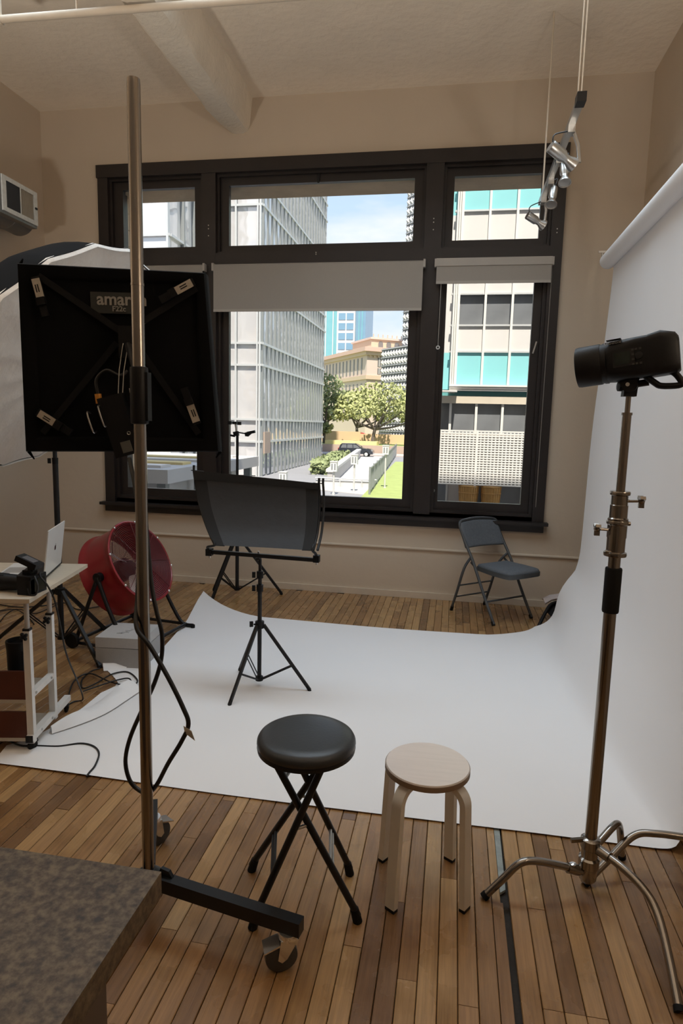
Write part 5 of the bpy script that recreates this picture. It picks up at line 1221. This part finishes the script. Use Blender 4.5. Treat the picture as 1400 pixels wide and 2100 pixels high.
tbox(-.85, 0, 0, .735, .732, .752).bevel(.003, 2).build('tabletop', M_top, tb)
tbox(-.80, -.03, .02, .60, .722, .732).build('under_frame', M_white, tb)
for a in (-.028, -.80):
    for b_ in (.028, .275):
        p = tbox(a-.015, a+.015, b_-.015, b_+.015, .045, .60).bevel(.002, 1).build('post', M_white, tb)
        MB().cyl(tp(a, b_, .58), tp(a, b_, .725), .0115, n=14).build('inner_tube', mat('grey_tube', (.42, .40, .38), .4), p)
        tbox(a-.016, a+.016, b_-.016, b_+.016, .596, .606).build('tube_cap', M_blkpl, p)
        k = MB(); o = tp(a, b_, .575)-TV*.03-TU*.004
        for q in range(4): aa = q*math.pi/2+.6; k.ball(o+(TU*math.cos(aa)+up*math.sin(aa))*.013, .009, 8)
        k.ball(o, .011, 8); k.build('star_knob', M_blkpl, p); MB().cyl(o, o+TV*.02, .004, n=8).build('knob_screw', M_blkpl, p)
    tbox(a-.013, a+.013, .028, .275, .265, .295).bevel(.002, 1).build('side_rail', M_white, tb)
    fb = tbox(a-.016, a+.016, -.0, .46, .058, .088).bevel(.002, 1).build('foot_bar', M_white, tb)
    tbox(a-.0165, a+.0165, -.004, .001, .056, .09).build('end_cap', M_blkpl, fb)
    for b_ in (.05, .43):
        p = tp(a, b_, 0); caster(p.x, p.y, math.radians(250 if b_ < .2 else 110), .024, .058, fb, M_blkpl, False, M_rubber)
    for b_, z in ((.06, .28), (.235, .28), (.10, .073), (.22, .073)): MB().cyl(tp(a+.012, b_, z), tp(a+.0185, b_, z), .006, n=8).build('rivet', M_alu, tb)
for z0, z1 in ((.262, .40), (.072, .20)):
    tbox(-.79, -.043, .015, .028, z0, z1).build('front_panel', M_panel, tb); tbox(-.79, -.043, .012, .275, z0-.016, z0).build('shelf', M_shelf, tb)
    for a in (-.09, -.30): 
        for z in (z0+.03, z1-.03): MB().cyl(tp(a, .0165, z), tp(a, .0135, z), .005, n=8).build('screw_cover', M_panel, tb)

# monolight standing on the table's upper shelf
ml = thing('spare_strobe', 'black cylindrical strobe standing on the table shelf', 'strobe', tp(-.13, .15, .262))
o = tp(-.128, .15, .262)
MB().lathe([(.001, 0), (.046, 0), (.052, .008), (.053, .06), (.055, .20), (.059, .238), (.0575, .244), (.05, .244), (.047, .225), (.001, .223)], o, (0, 0, 1), 32).build('body', M_blkpl, ml)
MB().bar(o+V((.045, -.028, .02)), o+V((.047, -.028, .20)), .014, .008, (1, -.6, 0)).bevel(.003, 1).build('grip', M_black, ml)
MB().lathe([(.001, 0), (.012, 0), (.012, .003), (.001, .004)], o+V((.033, -.0415, .055)), (.6, -.8, 0), 18).build('badge', mat('silver_badge', (.55, .55, .55), .4, .4), ml)
MB().lathe([(.001, 0), (.0055, 0), (.0055, .001), (.001, .0012)], o+V((.0355, -.0446, .055)), (.6, -.8, 0), 12).build('badge_mark', M_black, ml)

# laptop
H0 = V((-2.032, 2.856, .753)); H1 = V((-2.158, 3.185, .753)); hd_ = (H1-H0).normalized(); hn_ = V((hd_.y, -hd_.x, 0)); hn_ = hn_ if hn_.x > 0 else -hn_
lp_ = thing('laptop', 'silver open laptop with its back to the camera on the table', 'laptop', (H0+H1)/2-hn_*.1)
M_lap = mat('silver_laptop', (.72, .73, .73), .4, .1, var=.03)
lup = (up*.985+hn_*.12).normalized(); W_ = (H1-H0).length
MB().obox((H0+H1)/2+lup*.125+up*.008, (hd_, lup, hd_.cross(lup)), (W_/2, .120, .0028)).bevel(.0015, 2).build('lid', M_lap, lp_)
ln_ = hd_.cross(lup); ln_ = ln_ if ln_.dot(hn_) > 0 else -ln_
MB().obox((H0+H1)/2+lup*.125+up*.008-ln_*.0032, (hd_, lup, ln_), (W_/2-.006, .114, .0006)).build('screen', M_scr, lp_)
base_c = (H0+H1)/2-hn_*.122+up*.007
MB().obox(base_c, (hd_, hn_, up), (W_/2, .120, .006)).bevel(.002, 2).build('base', M_lap, lp_)
MB().obox(base_c+hn_*.035+up*.0063, (hd_, hn_, up), (W_/2-.02, .055, .0006)).build('keyboard', M_blkpl, lp_)
MB().obox(base_c-hn_*.065+up*.0063, (hd_, hn_, up), (.065, .045, .0004)).build('trackpad', mat('trackpad_grey', (.5, .5, .5), .3, .4), lp_)
MB().cyl(H0+up*.008, H1+up*.008, .006, n=10).build('hinge', M_blkpl, lp_)
ec = (H0+H1)/2+lup*.128+up*.008+ln_*.0030     # dark bitten-fruit emblem on the lid
def emb(pts): return [ec+hd_*(x*.0165)+lup*(y*.0165) for x, y in pts]
body = [(0, .55), (.25, .68), (.5, .66), (.75, .5), (.62, .28), (.60, .05), (.68, -.15), (.85, -.28), (.70, -.62), (.45, -.92), (.25, -.95), (0, -.86), (-.25, -.95), (-.45, -.92), (-.72, -.58), (-.86, -.15), (-.84, .25), (-.68, .52), (-.45, .66), (-.2, .66)]
MB().prism(emb(body), ln_*.0006).build('emblem', M_scr, lp_); MB().prism(emb([(0, .74), (.05, 1.0), (.25, 1.2), (.36, 1.22), (.33, .98), (.15, .78)]), ln_*.0006).build('emblem_leaf', M_scr, lp_)

# camera with lens and hot-shoe trigger, lying at the table's near corner
cm = thing('camera', 'black camera with long lens and radio trigger on the table corner', 'camera', (-1.94, 2.62, .752))
MB().box((-1.972, 2.575, .753), (-1.900, 2.690, .842)).bevel(.010, 2).build('body', M_blkpl, cm)
MB().box((-1.968, 2.61, .84), (-1.925, 2.66, .862)).bevel(.008, 2).build('viewfinder', M_blkpl, cm)
MB().obox((-1.912, 2.589, .79), ((1, 0, 0), (0, 1, 0), (0, 0, 1)), (.012, .018, .036)).bevel(.007, 2).build('grip', M_rubber, cm)
MB().box((-1.9005, 2.60, .765), (-1.8985, 2.675, .825)).build('rear_screen', M_scr, cm)
lx = (-1, 0, 0); lo_ = V((-1.97, 2.632, .795))
MB().lathe([(.001, 0), (.033, 0), (.033, .004), (.001, .004)], lo_, lx, 28).build('red_ring', mat('dark_red_ring', (.25, .02, .02), .4), cm)
ln = MB().lathe([(.001, .003), (.034, .004), (.036, .02), (.036, .045), (.038, .048), (.039, .09), (.0405, .094), (.041, .145), (.0395, .15), (.03, .148), (.001, .146)], lo_, lx, 32).build('lens', M_blkpl, cm)
for k in range(12): a = k*math.pi/6; MB().bar(lo_+V((-.1, .0405*math.cos(a), .0405*math.sin(a))), lo_+V((-.138, .0412*math.cos(a), .0412*math.sin(a))), .006, .0015, (0, math.cos(a), math.sin(a))).build('rib', M_rubber, ln)
tr_d = V((.72, .1, -.33)).normalized(); tr_s = V((0, 1, 0)); tr_n = tr_s.cross(tr_d); tr_n = tr_n if tr_n.z > 0 else -tr_n
MB().obox((-1.945, 2.632, .900), (tr_d, tr_s, tr_n), (.052, .030, .0135)).bevel(.005, 2).build('radio_trigger', M_blkpl, cm)
MB().obox((-1.930, 2.632, .872), ((1, 0, 0), (0, 1, 0), (0, 0, 1)), (.014, .016, .014)).bevel(.003, 1).build('hot_shoe_foot', M_blkpl, cm)
MB().lathe([(.001, 0), (.0055, 0), (.0055, .002), (.001, .002)], V((-1.978, 2.6015, .912)), (0, -1, 0), 14).build('trigger_badge', mat('grey_badge', (.2, .2, .2), .5), cm)
MB().obox(V((-1.945, 2.632, .900))+tr_n*.0137, (tr_d, tr_s, tr_n), (.03, .02, .0006)).build('trigger_display', mat('grey_display', (.10, .10, .11), .3), cm)
MB().tube(spline([(-1.898, 2.60, .84), (-1.872, 2.585, .80), (-1.880, 2.58, .760), (-1.905, 2.575, .758), (-1.912, 2.57, .79)], 6), .0045, 8).build('strap_loop', M_cable, cm)

# thinner cables
def cable(name, pts, r_, label, k=6):
    z = min(p[2] for p in pts); return tag(MB().tube(spline(pts, k), r_, 8).build(name, M_cable, at=(pts[len(pts)//2][0], pts[len(pts)//2][1], z)), label, 'cable')
cable('tether_cable', [(-1.905, 2.65, .845), (-1.881, 2.62, .834), (-1.833, 2.60, .802), (-1.812, 2.62, .723), (-1.814, 2.66, .584), (-1.822, 2.70, .46), (-1.832, 2.75, .365), (-1.861, 2.85, .232), (-1.93, 3.0, .08), (-1.985, 3.08, .008), (-2.02, 3.06, .006), (-2.03, 3.0, .006)], .0042, 'black tether cable hanging from the camera to the floor')
cable('coiled_cable', [(-2.136, 3.52, .010), (-2.168, 3.463, .008), (-2.145, 3.335, .008), (-2.072, 3.228, .008), (-2.03, 3.289, .014), (-2.01, 3.445, .014), (-1.937, 3.502, .012), (-1.813, 3.392, .012), (-1.826, 3.315, .012), (-1.958, 3.328, .018), (-2.139, 3.414, .018), (-2.182, 3.327, .010), (-2.116, 3.162, .008), (-2.05, 3.07, .008)], .0045, 'black cable coiled on the boards and paper beside the grey case')
cable('coiled_cable', [(-2.041, 3.18, .012), (-1.99, 3.248, .02), (-1.924, 3.351, .022), (-1.872, 3.401, .016), (-1.811, 3.304, .012), (-1.819, 3.218, .012), (-1.853, 3.215, .012)], .0045, 'short loop of black cable under the folded paper flap')
cable('floor_cable', [(-2.05, 2.56, .03), (-1.97, 2.545, .02), (-1.907, 2.575, .010), (-1.803, 2.593, .010), (-1.715, 2.637, .012), (-1.638, 2.625, .012), (-1.577, 2.569, .012), (-1.538, 2.472, .012), (-1.53, 2.41, .012), (-1.527, 2.385, .009)], .0045, 'black cable on the paper in front of the table caster')
cable('floor_cable', [(-3.687, 4.596, .006), (-3.489, 4.574, .006), (-3.326, 4.661, .006), (-3.224, 4.779, .006), (-2.993, 4.632, .006), (-2.91, 4.712, .006), (-2.792, 4.894, .006)], .0045, 'thin black cable on the boards running behind the fan')
cable('floor_cable', [(-3.574, 4.451, .006), (-3.444, 4.514, .008), (-3.264, 4.449, .006), (-3.238, 4.568, .006), (-3.228, 4.717, .012)], .004, 'thin wavy black cable on the boards near the left wall')
cable('floor_cable', [(-3.376, 4.198, .006), (-3.466, 4.397, .006), (-3.445, 4.485, .012), (-3.22, 4.328, .006), (-3.092, 4.209, .006)], .004, 'thin black cable arching on the boards left of the umbrella stand')

# ------------------------------------------------------------------ hanging track lights
tk = thing('track_light', 'suspended track light with four silver heads, upper right', 'track light', (.53, 4.2, 3.18))
MB().box((.512, 3.48, 3.165), (.548, 4.97, 3.195)).bevel(.004, 1).build('track', M_alu, tk)
MB().box((.508, 3.46, 3.158), (.552, 3.53, 3.202)).bevel(.004, 1).build('end_feed', M_black, tk)
for (x, y, z1) in ((.523, 3.55, ZC), (.539, 3.55, ZC), (.53, 4.90, ZC)): MB().cyl((x, y, 3.19), (x, y, z1), .0035 if y < 4 else .006, n=8).build('suspension_rod', M_trimw, tk)
def head(y, can_a, can_b, arm_b, r0_, r1_):
    a = V((.53, y, 3.165)); arm_b = V(arm_b)
    hd = MB().box((.512, y-.03, 3.128), (.548, y+.03, 3.166)).bevel(.006, 2).build('lamp_head', M_alu, tk)
    MB().tube([a+V((.012, 0, -.02)), lerp(a, arm_b, .5)+V((.022, 0, 0)), arm_b+V((.018, 0, 0))], .010, 10).build('arm', M_alu, hd)
    can_a, can_b = V(can_a), V(can_b); L_ = (can_b-can_a).length
    MB().lathe([(.001, 0), (r0_*.96, 0), (r0_, .004), (r0_, L_*.5), (r0_*.72, L_*.6), (r0_*.72, L_*.72), (r1_, L_*.93), (r1_*1.02, L_), (r1_*.9, L_), (r1_*.85, L_*.97), (.001, L_*.96)], can_a, can_b-can_a, 28).build('can', M_alu, hd)
    MB().tube(spline([can_a+V((.01, 0, .02)), can_a+V((.02, .01, .06)), a+V((-.004, 0, -.02))], 5), .0035, 6).build('lead', M_cable, hd)
head(3.75, (.425, 3.70, 3.055), (.560, 3.76, 2.975), (.566, 3.75, 2.985), .032, .036)
head(4.15, (.560, 4.14, 3.13), (.562, 4.08, 3.00), (.545, 4.15, 3.04), .026, .036)
head(4.48, (.552, 4.48, 3.11), (.535, 4.42, 2.99), (.540, 4.48, 3.02), .026, .036)
head(4.82, (.425, 4.78, 3.045), (.545, 4.83, 2.985), (.530, 4.82, 3.0), .028, .036)

# ------------------------------------------------------------------ duct register on the left wall, ceiling pipe
du = thing('air_duct', 'round metal duct with white grille on the left wall', 'duct', (-3.75, 4.9, 3.2))
M_duct = mat('galvanised_duct', (.22, .21, .20), .4, .7, var=.12, scale=5)
dc = [(-3.78, 2.2, 3.27), (-3.78, 5.20, 3.27)]
MB().lathe([(.001, 0), (.145, 0), (.145, 2.97), (.148, 2.975), (.148, 2.99), (.13, 3.0), (.001, 3.0)], dc[0], (0, 1, 0), 32).build('duct_pipe', M_duct, du)
for y in (3.2, 4.2, 4.62, 4.98): MB().torus((-3.78, y, 3.27), (0, 1, 0), .146, .004, 32, 6).build('seam', M_duct, du)
MB().box((-3.80, 4.70, 3.17), (-3.605, 5.17, 3.46)).build('plenum', M_duct, du)
x0 = -3.605
reg = MB()
for a, b_ in (((4.74, 3.192), (4.785, 3.462)), ((5.125, 3.192), (5.17, 3.462)), ((4.785, 3.192), (5.125, 3.226)), ((4.785, 3.428), (5.125, 3.462)), ((4.95, 3.226), (4.962, 3.428))): reg.box((x0, a[0], a[1]), (x0+.012, b_[0], b_[1]))
M_reg = mat('chipped_white_paint', (.72, .71, .66), .5, var=.25, scale=40)
reg.build('register_frame', M_reg, du, smooth=0)
MB().box((x0-.002, 4.785, 3.226), (x0+.001, 5.125, 3.428)).build('register_back', M_black, du, smooth=0)
MB().box((x0+.001, 4.962, 3.226), (x0+.003, 5.125, 3.428)).build('damper_plate', mat('dull_brown_plate', (.26, .21, .15), .6), du, smooth=0)
for k in range(11): MB().obox((x0+.006, 4.795+.0148*k, 3.327), ((1, .8, 0), (-.8, 1, 0), (0, 0, 1)), (.007, .0012, .101)).build('louvre', M_black, du, smooth=0)
for k in range(10): MB().obox((x0+.006, 4.972+.0158*k, 3.327), ((1, .8, 0), (-.8, 1, 0), (0, 0, 1)), (.004, .001, .101)).build('louvre', mat('brown_louvre', (.3, .25, .18), .6), du, smooth=0)
MB().box((x0+.012, 5.135, 3.32), (x0+.02, 5.16, 3.335)).build('damper_lever', M_black, du)
pi_ = thing('ceiling_pipe', 'cream painted pipe running below the ceiling beam', 'pipe', (-1.6, 3.92, 4.02))
MB().tube([(-2.93, 3.898, 4.03), (-1.0, 3.935, 4.03), (XR, 3.985, 4.03)], .022, 16).build('pipe', M_trimw, pi_)
MB().tube([(-2.955, 3.898, 4.03), (-2.905, 3.8985, 4.03)], .031, 16).build('coupling', M_trimw, pi_); MB().tube([(-2.93, 3.898, 4.0), (-2.93, 3.898, 4.08), (-2.93, 3.898, ZC)], .022, 16).build('riser', M_trimw, pi_)
for x in (-2.4, -.6, .8): MB().tube([(x, 3.91+.018*(x+2.4), 4.03), (x, 3.91+.018*(x+2.4), ZC)], .006, 8).build('hanger', M_trimw, pi_)

# backdrop stand behind the roll
bst = thing('backdrop_stand', 'black backdrop stand with clamp at the far end of the paper roll', 'stand', (1.10, 5.09, 0))
MB().cyl((1.125, 5.09, 0.02), (1.125, 5.09, 2.85), .016, n=14).build('pole', M_black, bst)
MB().cyl((RX, 5.02, RZ), (RX, 5.12, RZ), .02, n=12).build('core_tube', M_black, bst); MB().bar((1.125, 5.09, 2.84), (1.02, 5.09, 2.845), .02, .02).build('hook', M_black, bst)
MB().obox((1.0, 5.09, 2.868), ((1, 0, 0), (0, 1, 0), (0, 0, 1)), (.028, .008, .006)).bevel(.003, 1).build('wing_nut', M_chrome, bst); MB().cyl((1.0, 5.09, 2.83), (1.0, 5.09, 2.87), .006, n=8).build('wing_screw', M_chrome, bst)
for a in (.6, 2.6, 4.4): MB().tube([(1.125, 5.09, .35), (1.125+.22*math.cos(a), 5.09+.22*math.sin(a), .01)], .009, 8).build('leg', M_black, bst)
